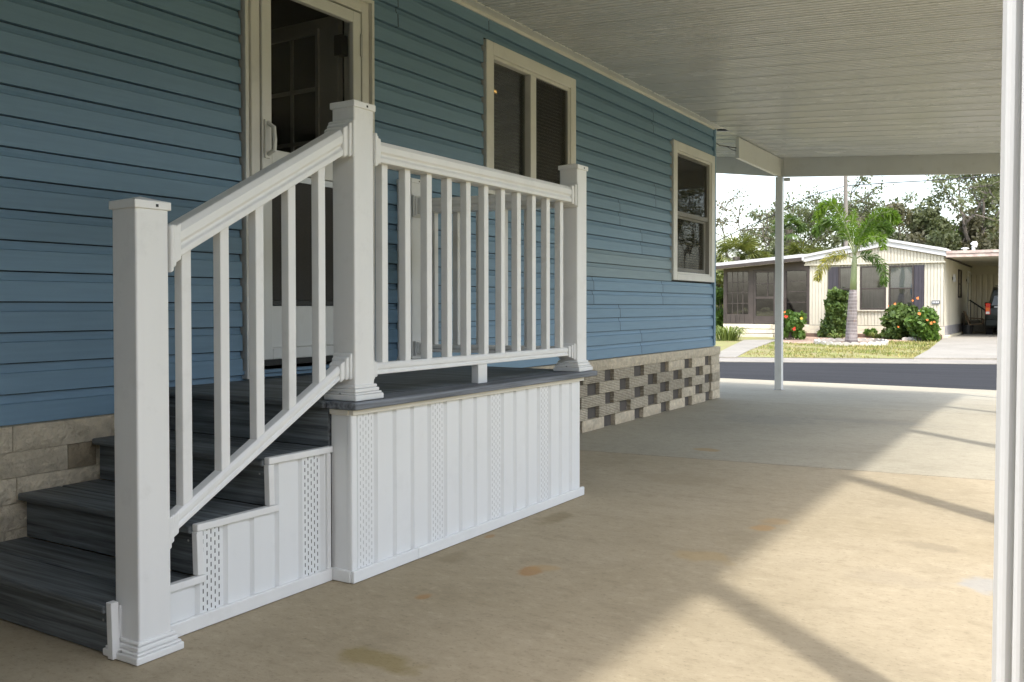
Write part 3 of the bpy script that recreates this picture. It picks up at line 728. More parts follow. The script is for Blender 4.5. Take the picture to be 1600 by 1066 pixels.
for (y, z0, z1) in ((1.556, .004, .166), (1.850, .168, .304), (2.145, .330, .468)):
    obj('edge_trim', MB().hexa([(-2.312, y, z0), (-2.288, y, z0), (-2.288, y+.024, z0), (-2.312, y+.024, z0)], [(-2.312, y-.004, z1), (-2.288, y-.004, z1), (-2.288, y+.020, z1), (-2.312, y+.020, z1)]), m_white, steps, bevel=.002)
obj('edge_trim', MB().box(-2.312, -2.290, 2.424, 2.444, .046, .468), m_white, steps, bevel=.002)
obj('base_trim', MB().box(-2.3005, -2.284, 1.58, 2.443, .002, .046), m_white, steps, bevel=.003)
np_ = post(steps, PX, 1.592, 0.0015, 1.302)
SLP = (1.647-1.22)/(2.468-1.713)
def sz(y, z, y0=1.713): return z+(y-y0)*SLP
rail(steps, 'top_rail', (RC, 1.701, sz(1.701, 1.128)), (RC, 2.4965, sz(2.4965, 1.128)), .088, .094)
rail(steps, 'bottom_rail', (RC, 1.701, sz(1.701, .318)), (RC, 2.4965, sz(2.4965, .318)), .048, .052)
bracket(steps, (RC, 1.7005, sz(1.7, 1.128)), (0, 1, 0), .086, .094, SLP); bracket(steps, (RC, 2.4965, sz(2.4965, 1.128)), (0, -1, 0), .086, .094, -SLP)
bracket(steps, (RC, 1.7005, sz(1.7, .318)), (0, 1, 0), .048, .052, SLP); bracket(steps, (RC, 2.4965, sz(2.4965, .318)), (0, -1, 0), .048, .052, -SLP)
for k in range(5):
    y1 = 1.808+.1443*k; y0 = y1-.035
    obj('baluster', MB().hexa([(RC-.0175, y0, sz(y0, .368)), (RC+.0175, y0, sz(y0, .368)), (RC+.0175, y1, sz(y1, .368)), (RC-.0175, y1, sz(y1, .368))],
        [(RC-.0175, y0, sz(y0, 1.131)), (RC+.0175, y0, sz(y0, 1.131)), (RC+.0175, y1, sz(y1, 1.131)), (RC-.0175, y1, sz(y1, 1.131))]), m_white, steps, origin=(RC, y0, 1), bevel=.003)

# ------------------------------------------------------------------ carport
cp = thing('carport', (-1.6, 4, 0), 'white aluminium carport roof joined to the blue home, on white posts', 'carport')
CSL = .066
def cz(x): return 2.938-CSL*(x+3.258)
XE = .06
def pan(x0, x1, y0, zf, name='roof_panel'):
    """one roof pan 0.305 wide: seam lip plus shallow ribs"""
    pr = [(0, 0), (.004, -.006), (.010, -.006), (.013, 0)]
    for k in range(1, 6):
        c = .013+k*.0487; pr += [(c-.013, 0), (c-.006, .006), (c+.006, .006), (c+.013, 0)]
    pr += [(.3048, 0)]
    mb = MB(); n = len(pr)
    for x in (x0, x1): pass
    mb.add([(x0, y0+a, zf(x0)+b) for a, b in pr]+[(x1, y0+a, zf(x1)+b) for a, b in pr], [(i, i+1, n+i+1, n+i) for i in range(n-1)])
    mb.add([(x0, y0, zf(x0)+.05), (x0, y0+.3048, zf(x0)+.05), (x1, y0+.3048, zf(x1)+.05), (x1, y0, zf(x1)+.05)], [(0, 1, 2, 3)])
    return obj(name, mb, m_pan, cp, origin=(x0, y0, zf(x0)))
Y0R = -5.8-.3048*20; NP = int((11.93-Y0R)/.3048)
p0 = pan(-3.226, XE, Y0R, cz)
for k in range(1, NP): dup(p0, (0, .3048*k, 0))
ylast = Y0R+.3048*NP
def czl(x): return cz(-3.226)+.10*(-3.228-x)
pl = None
yk = ylast-.3048
while yk > 9.62:
    if pl is None: pl = pan(-5.4, -3.228, yk, czl)
    else: dup(pl, (0, yk-(ylast-.3048), 0))
    yk -= .3048
FY = ylast+.005
def fasc(x0, x1, zb0, zb1, zt0, zt1, y0, y1, name='fascia'):
    return obj(name, MB().hexa([(x0, y0, zb0), (x1, y0, zb1), (x1, y1, zb1), (x0, y1, zb0)], [(x0, y0, zt0), (x1, y0, zt1), (x1, y1, zt1), (x0, y1, zt0)]), m_fascia, cp, bevel=.004)
fasc(-3.20, XE, 2.690, 2.690-.061*(XE+3.2), cz(-3.2)+.06, cz(XE)+.06, FY, FY+.045)
fasc(-5.4, -3.203, 2.690+.135*2.2, 2.690, czl(-5.4)+.07, cz(-3.2)+.06, FY+.002, FY+.046)
obj('beam', MB().box(-3.275, -3.228, 10.13, FY-.001, 2.692, 2.925), m_alu, cp, bevel=.004)
fasc(-.125, -.045, 2.50, 2.50, cz(-.125)-.012, cz(-.045)-.012, Y0R, FY-.002, 'beam')
gx0 = MB(); gx0.box(XE+.002, XE+.05, Y0R, FY+.04, 2.585, 2.79); obj('gutter', gx0, m_fascia, cp, bevel=.004)
def square_post(x, y, z0, z1, s=.095):
    o = obj('post', MB().box(x-s/2, x+s/2, y-s/2, y+s/2, z0, z1), m_alu, cp, origin=(x, y, z0), bevel=.006)
    obj('post_foot', MB().box(x-s/2-.012, x+s/2+.012, y-s/2-.012, y+s/2+.012, z0-.002, z0+.008), m_steel, o); return o
square_post(-3.252, 11.90, -.093, 2.690, .09)
# fluted posts along the open side (the nearest one closes the picture on the right)
def flute_profile(s=.10, n=3, d=.012):
    pts = []
    h = s/2; side = []
    e = .010; w = (s-2*e)/n
    side.append((-h, 0)); side.append((-h+e*.8, 0))
    for k in range(n):
        a = -h+e+k*w
        for q in range(1, 6):
            th = math.pi*q/6; side.append((a+w*(1-math.cos(th))/2, -d*math.sin(th) if k % 1 == 0 else 0))
        if k < n-1: side.append((a+w, 0))
    side.append((h-e*.8, 0))
    for r_ in range(4):
        c, s_ = [(1, 0), (0, 1), (-1, 0), (0, -1)][r_]
        for (u, v) in side:
            x, y = u, -h-v*1.0
            pts.append((x*c-y*s_, x*s_+y*c))
    return pts
fp = flute_profile(); fpost = None; PXX = -.074
for yy in (2.18, 4.58, 6.95, 9.32, 11.85, -.22, -5.0, -7.4, -9.8, -11.8):
    z0 = 0.0 if yy < 10 else -.09
    if fpost is None or z0 < 0:
        mb = MB(); mb.prism([(x+PXX, y+yy) for x, y in fp], z0+.001, 2.4985, 'z'); o = obj('post', mb, m_post, cp, origin=(PXX, yy, 0))
        o['label'] = 'white fluted post'
        if fpost is None: fpost = o; o.rotation_euler[1] = .007; o.location.x -= .0125
    else: dup(fpost, (.0125, yy-2.18, 0)).rotation_euler[1] = 0
cb = obj('cable', MB().tube([(-3.325, 9.57, 2.80), (-3.33, 9.75, 2.785), (-3.30, 9.95, 2.80), (-3.262, 10.14, 2.81)], .006, 6).tube([(-3.31, 9.9, 2.80), (-3.28, 10.05, 2.775), (-3.262, 10.14, 2.775)], .004, 6), m_black)
tag(cb, 'thin black cable strung from the blue house corner to the white beam', 'cable')
bx = thing('junction_box', (-3.14, FY+.02, 2.65), 'small white box under the carport fascia beside the corner post', 'box')
obj('box_body', MB().box(-3.185, -3.115, FY-.02, FY+.03, 2.63, 2.672), m_alu, bx, bevel=.004)
obj('box_lid', MB().box(-3.188, -3.112, FY-.026, FY-.0205, 2.634, 2.668), m_fascia, bx)

# unseen shed added behind the viewpoint to darken faces turned towards the camera
shed = thing('added_shed', (-1.6, -2.6, 0), 'blue sided shed added unseen at the rear of the carport to hold back light', 'shed')
obj('wall', MB().box(-3.20, .02, -4.6, -1.72, .0, 2.64), m_dark, shed)
for k in range(22):
    z = .03+k*.1145
    obj('siding_panel', MB().hexa([(-3.20, -1.70, z), (.04, -1.70, z), (.04, -1.719, z), (-3.20, -1.719, z)],
        [(-3.20, -1.712, z+.113), (.04, -1.712, z+.113), (.04, -1.719, z+.113), (-3.20, -1.719, z+.113)]), m_siding, shed)
nh_added = thing('neighbour_house', (6.0, -6, -.06), 'sage coloured home added out of view beside the carport to block side light', 'house')  # unseen house, added to cut the light from the open side
m_sage = M_('sage_siding', (.24, .26, .21), .6, .06, (2, 2, 8))
for k in range(26): obj('siding_panel', MB().box(4.2, 4.25, -14, 1.5, .30+k*.105, .30+k*.105+.102), m_sage, nh_added)
obj('wall', MB().box(4.26, 8.0, -14, 1.5, -.06, 3.03), m_dark, nh_added); obj('end_wall', MB().box(4.2, 8.0, 1.501, 1.54, .3, 3.03), m_sage, nh_added)
obj('roof', MB().prism([(3.9, 3.03), (8.3, 3.03), (6.1, 3.7)], -14.3, 1.8, 'y'), m_alu, nh_added)
for y in (-9.0, -5.0, -1.2):
    w_ = obj('window', MB().frame('x', 4.17, 4.2, y, y+1.2, 1.1, 2.3, .06), m_alu, nh_added); obj('pane', MB().box(4.18, 4.19, y+.061, y+1.139, 1.161, 2.239), m_purple, w_)
# ------------------------------------------------------------------ far home
YF = 32.33
m_cream = M_('cream_siding', (.57, .535, .44), .6, .05, (2, 2, 2), rand=.05, dirt=.10)
m_creamb = M_('cream_block', (.66, .60, .47), .85, .12, (6, 6, 6), rand=.08, bump=.5, bscale=(30, 30, 30), bdist=.01)
m_brown = M_('brown_trim', (.055, .043, .038), .6, .2, (3, 3, 3), dirt=.2)

m_roofw = M_('white_roof_metal', (.58, .58, .58), .5, .06, (2, 2, 2), dirt=.15)
m_pinkf = M_('rusty_pink_fascia', (.50, .36, .32), .6, .2, (6, 6, 6), detail=6, col2=(.62, .52, .45))
m_greyb = M_('grey_skirting', (.30, .29, .30), .8, .2, (5, 5, 5))
fh = thing('mobile_home', (-5.6, YF, -.05), 'cream panelled home with white gable across the street behind the palm', 'house')
def ribbed(x0, x1, y, z0, z1, parent, name='wall_panel', zt=None, mat=None, pitch=.105, alongY=False):
    """vertical ribbed panels ~.42 wide between x0 and x1 facing -Y (or facing +X when alongY)"""
    n = max(1, round((x1-x0)/.42)); w = (x1-x0)/n
    for k in range(n):
        a = x0+k*w; m_ = max(1, round(w/pitch)); p = w/m_; mb = MB(); pts = []
        for j in range(m_): pts += [(a+j*p, 0), (a+j*p+p*.62, 0), (a+j*p+p*.72, .022), (a+j*p+p*.9, .022)]
        pts.append((a+w-.004, 0))
        for (u0, d0), (u1, d1) in zip(pts[:-1], pts[1:]):
            t0 = zt(u0) if zt else z1; t1 = zt(u1) if zt else z1
            if alongY: q = [(y-d0, u0, z0), (y-d1, u1, z0), (y-d1, u1, t1), (y-d0, u0, t0)]
            else: q = [(u0, y+d0, z0), (u1, y+d1, z0), (u1, y+d1, t1), (u0, y+d0, t0)]
            mb.add(q, [(0, 1, 2, 3)])
        obj(name, mb, mat or m_cream, parent)
XL, XR_ = -7.78, -3.51
ribbed(XL, -7.15, YF, .36, 2.44, fh); ribbed(-4.10, XR_, YF, .36, 2.44, fh)
ribbed(-7.15, -4.10, YF, .36, .86, fh); ribbed(-7.15, -4.10, YF, 2.36, 2.44, fh)
def gz_(x): return 3.03-(x+5.28)*(.215) if x > -5.28 else 3.03+(x+5.28)*(.175)
ribbed(-7.92, -3.50, YF-.08, 2.47, 2.6, fh, 'gable_panel', lambda x: gz_(x)-.02)
obj('gable_trim', MB().box(-7.95, -3.47, YF-.085, YF-.02, 2.425, 2.475), m_cream, fh)
obj('wall', MB().box(XL, XR_-.03, YF+.03, YF+9.2, -.05, 2.5), m_int, fh)
for (x0, x1) in ((-7.97, -5.28), (-5.28, -3.44)):
    z0, z1 = (gz_(x0), gz_(x1))
    obj('fascia', MB().hexa([(x0, YF-.16, z0-.01), (x1, YF-.16, z1-.01), (x1, YF-.09, z1-.01), (x0, YF-.09, z0-.01)], [(x0, YF-.16, z0+.15), (x1, YF-.16, z1+.15), (x1, YF-.09, z1+.15), (x0, YF-.09, z0+.15)]), m_roofw, fh)
    obj('roof', MB().hexa([(x0, YF-.2, z0+.152), (x1, YF-.2, z1+.152), (x1, YF+9.5, z1+.152), (x0, YF+9.5, z0+.152)], [(x0, YF-.2, z0+.24), (x1, YF-.2, z1+.24), (x1, YF+9.5, z1+.24), (x0, YF+9.5, z0+.24)]), m_roofw, fh)
# front windows
for (x0, x1) in ((-6.80, -6.20), (-6.10, -5.27), (-5.19, -4.42)):
    w_ = obj('window', MB().frame('y', YF-.045, YF+.03, x0, x1, .89, 2.36, .045), m_brown, fh)
    obj('sash_rail', MB().box(x0+.046, x1-.046, YF-.03, YF+.0, 1.58, 1.62), m_brown, w_)
    obj('pane', MB().box(x0+.046, x1-.046, YF-.012, YF-.006, 1.622, 2.314), m_glassf, w_); obj('pane', MB().box(x0+.046, x1-.046, YF+.002, YF+.008, .936, 1.578), m_glassf, w_)
    if x0 > -5.2: obj('window_shade', MB().box(x0+.05, x1-.05, YF+.0085, YF+.013, 1.62, 2.31), m_white, w_)
    obj('curtain', MB().box(x0+.05, x1-.05, YF+.015, YF+.022, .94, 2.31), M_('pale_curtain', (.33, .31, .29), .9, .2, (14, 1, 1)), w_)
for x0, x1 in ((-6.195, -6.105), (-5.265, -5.195)): obj('mullion', MB().box(x0, x1, YF-.05, YF+.02, .88, 2.37), m_cream, fh)
for x0, x1 in ((-7.14, -6.81), (-4.41, -4.11)):
    s_ = obj('shutter', MB().box(x0, x1, YF-.04, YF+.03, .90, 2.36), m_purple, fh)
    for k in range(3): obj('shutter_rib', MB().box(x0+.04+k*(x1-x0-.08)/2-.012, x0+.04+k*(x1-x0-.08)/2+.012, YF-.055, YF-.0405, .92, 2.34), m_purple, s_)
obj('window_sill', MB().box(-7.15, -4.10, YF-.06, YF-.0, .84, .885), m_cream, fh)
for row in range(3):
    x = XL-.02+(.2 if row % 2 else 0)-.4
    while x < XR_:
        a, b = max(x, XL-.02), min(x+.40, XR_+.02)
        if b-a > .05: obj('skirting_block', MB().box(a+.003, b-.003, YF-.03, YF+.06, -.10+row*.15, -.10+row*.15+.146), m_creamb, fh)
        x += .40
pq = obj('number_plaque', MB().box(-3.87, -3.63, YF-.03, YF-.012, 1.075, 1.195), M_('plaque_grey', (.12, .13, .14), .5), fh)
for k in range(4): obj('plaque_mark', MB().box(-3.845+k*.05, -3.815+k*.05, YF-.034, YF-.0305, 1.105, 1.165), m_alu, pq)
# side wall under the carport
ribbed(YF+.02, YF+9.15, XR_, .36, 2.6, fh, 'wall_panel', alongY=True)
for k in range(11):
    obj('skirting_panel', MB().box(XR_-.02, XR_+.015, YF+.02+.83*k, YF+.02+.83*k+.82, .04, .36), m_greyb, fh)
for k in range(11):
    obj('kerb_block', MB().box(XR_-.05, XR_+.12, YF+.0+.83*k, YF+.0+.83*k+.81, -.06, .05), m_creamb, fh)
sw = obj('window', MB().frame('x', XR_+.001, XR_+.04, 36.5, 37.5, 1.32, 2.35, .05), m_brown, fh)
obj('pane', MB().box(XR_+.012, XR_+.018, 36.552, 37.448, 1.372, 2.298), m_glassf, sw); obj('sash_rail', MB().box(XR_+.005, XR_+.035, 36.552, 37.448, 1.80, 1.85), m_brown, sw)
dr_ = obj('side_door', MB().frame('x', XR_+.001, XR_+.04, 39.9, 40.9, .45, 2.40, .06), m_alu, fh)
obj('door_leaf', MB().box(XR_+.003, XR_+.025, 39.962, 40.838, .512, 2.338), m_cream, dr_); obj('door_pane', MB().box(XR_+.026, XR_+.03, 40.2, 40.35, 1.2, 2.1), m_purple, dr_)
wl = obj('wall_lamp', MB().box(XR_+.002, XR_+.03, 34.6, 34.72, 1.92, 2.02), m_black, fh); obj('lamp_shade', MB().prism([(XR_+.03, 1.84), (XR_+.12, 1.86), (XR_+.10, 2.10), (XR_+.03, 2.12)], 34.61, 34.71, 'y'), m_steel, wl)
wl = obj('wall_lamp', MB().box(XR_+.002, XR_+.03, 39.5, 39.62, 1.98, 2.08), m_black, fh); obj('lamp_shade', MB().prism([(XR_+.03, 1.9), (XR_+.12, 1.92), (XR_+.10, 2.16), (XR_+.03, 2.18)], 39.51, 39.61, 'y'), m_steel, wl)
# far carport
fc = thing('carport', (-1.2, 36.5, -.05), 'cream carport with rusty pink fascia beside the cream home, car parked under it', 'carport')
obj('fascia', MB().box(-3.46, 3.2, YF-.14, YF-.08, 2.585, 2.685), m_pinkf, fc); obj('fascia', MB().box(-3.46, 3.2, YF-.16, YF-.08, 2.70, 2.79), m_pinkf, fc)
obj('fascia_groove', MB().box(-3.46, 3.2, YF-.12, YF-.08, 2.684, 2.701), m_brown, fc)
for k in range(15):
    obj('roof_panel', MB().box(-3.47, 3.2, YF-.07+.63*k, YF-.07+.63*k+.622, 2.63, 2.72), m_cream, fc)
obj('wall_edge', MB().box(XR_+.002, XR_+.06, YF-.05, YF+9.1, 2.585, 2.629), m_brown, fc)
obj('shed_beam', MB().box(XR_+.01, 3.2, 41.36, 41.46, 2.30, 2.628), m_cream, fc)
ribbed(XR_+.02, 3.1, 41.5, -.04, 2.4, fc, 'shed_wall_panel', pitch=.21)
for x in (3.1,):
    for y in (32.5, 36.5, 41.0): obj('post', MB().box(x-.05, x+.05, y-.05, y+.05, -.04, 2.63), m_cream, fc)
for i, (px_, py_, h_, tlt) in enumerate(((1521, 391, .24, .12), (1508, 391, .10, 0))):
    p = atY(px_, py_+1.5, 36.0); r_ = .10 if i == 0 else .11
    vt = thing('roof_vent', (p[0], 36.0, p[2]), 'tall white bent roof vent on the far carport roof' if i == 0 else 'low white domed roof vent left of the taller vent', 'vent', 'vents on the far carport roof')
    mbv = MB(); mbv.tube([(p[0], 36, p[2]), (p[0], 36, p[2]+h_*.8)], r_*.6, 10); obj('vent_pipe', mbv, m_roofw, vt)
    mbv = MB(); mbv.tube([(p[0], 36, p[2]+h_*.8), (p[0]+tlt*.4, 36, p[2]+h_*1.1), (p[0]+tlt, 36, p[2]+h_*1.25)], [r_*1.3, r_*1.1, r_*.5], 10); obj('vent_cap', mbv, m_roofw, vt)
# screened sun room
sun_ = thing('sun_room', (-9.3, YF, -.05), 'dark brown glazed sun room on the left end of the cream home', 'porch')
SL, SR = -10.86, -7.79
obj('roof', MB().hexa([(-11.2, YF-.42, 2.35), (-7.93, YF-.42, 2.60), (-7.93, YF+6, 2.60), (-11.2, YF+6, 2.35)], [(-11.2, YF-.42, 2.57), (-7.93, YF-.42, 2.82), (-7.93, YF+6, 3.05), (-11.2, YF+6, 2.80)]), m_roofw, sun_)
obj('fascia', MB().hexa([(-11.2, YF-.46, 2.34), (-7.95, YF-.46, 2.585), (-7.95, YF-.422, 2.585), (-11.2, YF-.422, 2.34)], [(-11.2, YF-.46, 2.46), (-7.95, YF-.46, 2.705), (-7.95, YF-.422, 2.705), (-11.2, YF-.422, 2.46)]), m_brown, sun_)
for x0, x1 in ((SL, -10.76), (-9.91, -9.74), (-8.94, -8.61), (-7.84, SR)): obj('frame_post', MB().box(x0, x1, YF-.04, YF+.05, .37, 2.42), m_brown, sun_)
obj('header', MB().box(SL, SR, YF-.035, YF+.05, 2.30, 2.56), m_brown, sun_)
for x0, x1, z1 in ((-10.76, -9.91, .70), (-8.61, -7.84, .75)):
    for k in range(5): w = (x1-x0)/5; obj('kick_board', MB().box(x0+k*w+.004, x0+(k+1)*w-.004, YF-.03, YF+.03, .375, z1), m_brown, sun_)
def pane_grid(x0, x1, z0, z1, nx, nz2, parent):
    w_ = obj('window', MB().frame('y', YF-.03, YF+.03, x0, x1, z0, z1, .035), m_brown, parent)
    dx, dz = (x1-x0-.07)/nx, (z1-z0-.07)/nz2
    for i in range(nx):
        for j in range(nz2):
            a, c = x0+.035+i*dx, z0+.035+j*dz
            obj('pane', MB().box(a+.012, a+dx-.012, YF-.006, YF, c+.012, c+dz-.012), m_glassf, w_)
    gb_ = MB()
    for i in range(1, nx): gb_.box(x0+.035+i*dx-.012, x0+.035+i*dx+.012, YF-.02, YF+.012, z0+.035, z1-.035)
    for j in range(1, nz2): gb_.box(x0+.035, x1-.035, YF-.018, YF+.010, z0+.035+j*dz-.012, z0+.035+j*dz+.012)
    obj('glazing_bars', gb_, m_brown, w_)
pane_grid(-10.76, -9.91, .70, 2.30, 4, 4, sun_); pane_grid(-8.61, -7.84, .75, 2.30, 1, 4, sun_)
sdr = obj('porch_door', MB().frame('y', YF-.05, YF+.01, -9.73, -8.95, .40, 2.29, .07), m_brown, sun_)
obj('mid_rail', MB().box(-9.66, -9.02, YF-.05, YF+.0, 1.28, 1.36), m_brown, sdr); obj('lower_panel', MB().box(-9.66, -9.02, YF-.045, YF+.0, .471, .66), m_brown, sdr)
obj('pane', MB().box(-9.66, -9.02, YF-.02, YF-.014, 1.362, 2.218), m_glassf, sdr); obj('pane', MB().box(-9.66, -9.02, YF-.02, YF-.014, .662, 1.278), m_glassf, sdr)
obj('glazing_bars', MB().box(-9.25, -9.22, YF-.04, YF-.005, 1.362, 2.218).box(-9.66, -9.02, YF-.038, YF-.007, 1.80, 1.835), m_brown, sdr)
obj('floor', MB().box(SL, SR, YF-.05, YF+4, .30, .37), m_creamb, sun_)
obj('back_wall', MB().box(SL, SR, YF+3, YF+3.1, .37, 2.5), m_int, sun_)
for k in range(4): obj('side_panel', MB().box(SL, SL+.05, YF+.06+k*.98, YF+.06+k*.98+.97, .37, 2.42), m_brown, sun_)
for row in range(3):
    for k in range(8): obj('base_block', MB().box(SL+.385*k+.003, SL+.385*(k+1)-.003, YF-.06, YF+.05, -.12+.14*row, -.12+.14*row+.136), m_creamb, sun_)
fs_ = thing('front_steps', (-9.4, 31.6, -.06), 'low cream block steps up to the brown sun room door', 'steps')
for k in range(3):
    for j in range(4):
        a = -10.25+j*.385+.06*k
        obj('step_block', MB().box(a+.003, a+.382, 31.15+k*.33, 32.26, -.08+.15*k, .045+.15*k), m_creamb, fs_)
    obj('step_gap_shade', MB().box(-10.24+.06*k, -8.72+.06*k, 31.19+k*.33, 32.25, -.12+.15*k, -.081+.15*k), m_dark, fs_)  # dark strip painted in as the shade under each tread
hr = thing('hand_rail', (-8.62, 31.5, -.05), 'dark brown slanted handrail at the right of the cream block steps', 'railing')
mb = MB(); mb.bar((-8.62, 31.1, .85), (-8.62, 32.2, 1.30), .05, .07); obj('rail', mb, m_brown, hr)
for y, z in ((31.15, .87), (32.1, 1.26)): obj('post', MB().box(-8.65, -8.59, y-.03, y+.03, -.05 if y < 32 else .3, z), m_brown, hr)
for k in range(5):
    y = 31.3+.17*k; obj('baluster', MB().box(-8.635, -8.605, y-.02, y+.02, .05+k*.07, .9+k*.07), m_brown, hr)
# side steps handrail in the far carport
hr = thing('hand_rail', (-3.0, 40.0, 0), 'dark metal stair handrail with thin balusters by the far shed wall', 'railing')
a = Vector(atY(1515, 469, 40.2)); b = Vector(atY(1541, 486, 40.2))
obj('rail', MB().bar(a, b, .05, .06), m_black, hr)
for k in range(5):
    p = a.lerp(b, .06+k*.22); obj('baluster', MB().box(p.x-.012, p.x+.012, p.y-.012, p.y+.012, max(-.04, p.z-1.05), p.z), m_black, hr)
st = thing('side_steps', (-3.1, 40.3, -.05), 'plain concrete steps to the side door of the cream home', 'steps')
for k in range(3): obj('step', MB().box(-3.46, -2.5-.28*k if k else -2.5, 39.85, 40.9, -.05+.17*k, .12+.17*k), m_walk, st)

# patio chair, bucket, board
def loc_tube(o3, pts): return [(o3[0]+x, o3[1]+y, o3[2]+z) for x, y, z in pts]
ch0 = atY(1524, 519, 37.0); o3 = (ch0[0], 37.0, -.045)
m_bronze = M_('bronze_frame', (.16, .11, .07), .5, .2); m_sling = M_('tan_sling', (.36, .27, .17), .8, .15, (40, 40, 40))
pc_ = thing('patio_chair', o3, 'bronze tube patio chair with tan seat in the far carport', 'chair')
for s_ in (-.27, .27):
    obj('leg', MB().tube(loc_tube(o3, [(.28, s_, .02), (-.25, s_, .02), (-.30, s_, .05), (-.10, s_, .38), (.25, s_, .40)]), .018, 6), m_bronze, pc_)
    obj('arm', MB().tube(loc_tube(o3, [(-.22, s_, .62), (.20, s_, .60), (.26, s_, .56), (.24, s_, .41)]), .020, 6), m_bronze, pc_)
obj('seat', MB().hexa(loc_tube(o3, [(-.18, -.25, .36), (.27, -.25, .40), (.27, .25, .40), (-.18, .25, .36)]), loc_tube(o3, [(-.18, -.25, .39), (.27, -.25, .43), (.27, .25, .43), (-.18, .25, .39)])), m_sling, pc_, bevel=.008)
obj('backrest', MB().hexa(loc_tube(o3, [(-.20, -.25, .37), (-.16, -.25, .38), (-.16, .25, .38), (-.20, .25, .37)]), loc_tube(o3, [(-.38, -.25, .86), (-.35, -.25, .87), (-.35, .25, .87), (-.38, .25, .86)])), m_sling, pc_, bevel=.008)
for s_ in (-.26, .26): obj('back_frame', MB().tube(loc_tube(o3, [(-.16, s_, .36), (-.26, s_, .62), (-.38, s_, .88)]), .018, 6), m_bronze, pc_)
b0_ = atY(1512, 519, 36.6)
bk_ = thing('bucket', (b0_[0], 36.6, -.045), 'black bucket on the driveway under the front of the patio chair', 'bucket')
obj('bucket_body', MB().tube([(b0_[0], 36.6, -.04), (b0_[0], 36.6, .28)], [.15, .19], 14), M_('black_plastic', (.015, .015, .015), .5), bk_); obj('rim', MB().tube([(b0_[0], 36.6, .281), (b0_[0], 36.6, .31)], .20, 14), m_black, bk_)
lb = obj('board', MB().hexa([(XR_+.10, 37.9, .0), (XR_+.13, 37.9, .0), (XR_+.13, 38.35, .0), (XR_+.10, 38.35, .0)], [(XR_+.02, 37.9, .75), (XR_+.05, 37.9, .75), (XR_+.05, 38.35, .75), (XR_+.02, 38.35, .75)]), m_bronze); tag(lb, 'brown board leaning on the cream side wall behind the chair', 'board')

# ------------------------------------------------------------------ dark SUV seen from behind
cx = atY(1537.5, 500, 35.6)[0]+.93
suv = thing('parked_suv', (cx, 37.9, -.045), 'dark green black estate car parked nose in under the far carport', 'car')
m_car = M_('dark_car_paint', (.008, .012, .011), .3, .1, spec=.3, coat=.15); m_tyre = M_('tyre_rubber', (.012, .012, .013), .85, .2); m_rim = M_('alloy_rim', (.35, .35, .36), .35, .1, metallic=.7)
m_cglass = M_('car_glass', (.008, .010, .010), .06, .05); m_red = M_('red_tail_lens', (.55, .03, .01), .2, .15); m_orange = M_('amber_lens', (.75, .16, .03), .2, .1); m_clear = M_('clear_lens', (.75, .75, .72), .2, .05)
zb = -.045
def car_loft(secs, name, mat, parent, bevel=.05):
    """secs: list of (y, halfwidth_bottom, z0, halfwidth_top, z1)"""
    vs = []
    for (y, wb, z0, wt, z1) in secs:
        vs += [(cx-wb, y, zb+z0), (cx+wb, y, zb+z0), (cx+wt, y, zb+z1), (cx-wt, y, zb+z1)]
    n = len(secs); fs = [(0, 1, 2, 3), tuple(4*(n-1)+i for i in (3, 2, 1, 0))]
    for i in range(n-1):
        for k in range(4): fs.append((4*i+k, 4*i+(k+1) % 4, 4*i+4+(k+1) % 4, 4*i+4+k))
    mb = MB(); mb.add(vs, fs); return obj(name, mb, mat, parent, bevel=bevel, seg=3, smooth=True)
YR = 35.62
body = car_loft([(YR, .86, .42, .86, 1.02), (YR+.15, .91, .30, .90, 1.06), (YR+1.2, .92, .28, .90, 1.05), (YR+3.2, .92, .28, .89, 1.02), (YR+4.3, .90, .30, .84, .96), (YR+4.62, .80, .40, .74, .80)], 'body', m_car, suv)
cabin = car_loft([(YR+.04, .80, 1.03, .66, 1.60), (YR+.35, .84, 1.03, .68, 1.72), (YR+2.2, .84, 1.03, .68, 1.74), (YR+2.75, .84, 1.03, .64, 1.62), (YR+3.45, .80, 1.02, .70, 1.04)], 'cabin', m_car, suv, .05)
rw = MB(); rw.add([(cx-.70, YR+.005, zb+1.08), (cx+.70, YR+.005, zb+1.08), (cx+.58, YR+.055, zb+1.56), (cx-.58, YR+.055, zb+1.56), (cx-.70, YR+.05, zb+1.08), (cx+.70, YR+.05, zb+1.08), (cx+.58, YR+.10, zb+1.56), (cx-.58, YR+.10, zb+1.56)], [(0, 1, 2, 3), (0, 4, 5, 1), (1, 5, 6, 2), (2, 6, 7, 3), (3, 7, 4, 0)])
obj('rear_window', rw, m_cglass, suv)
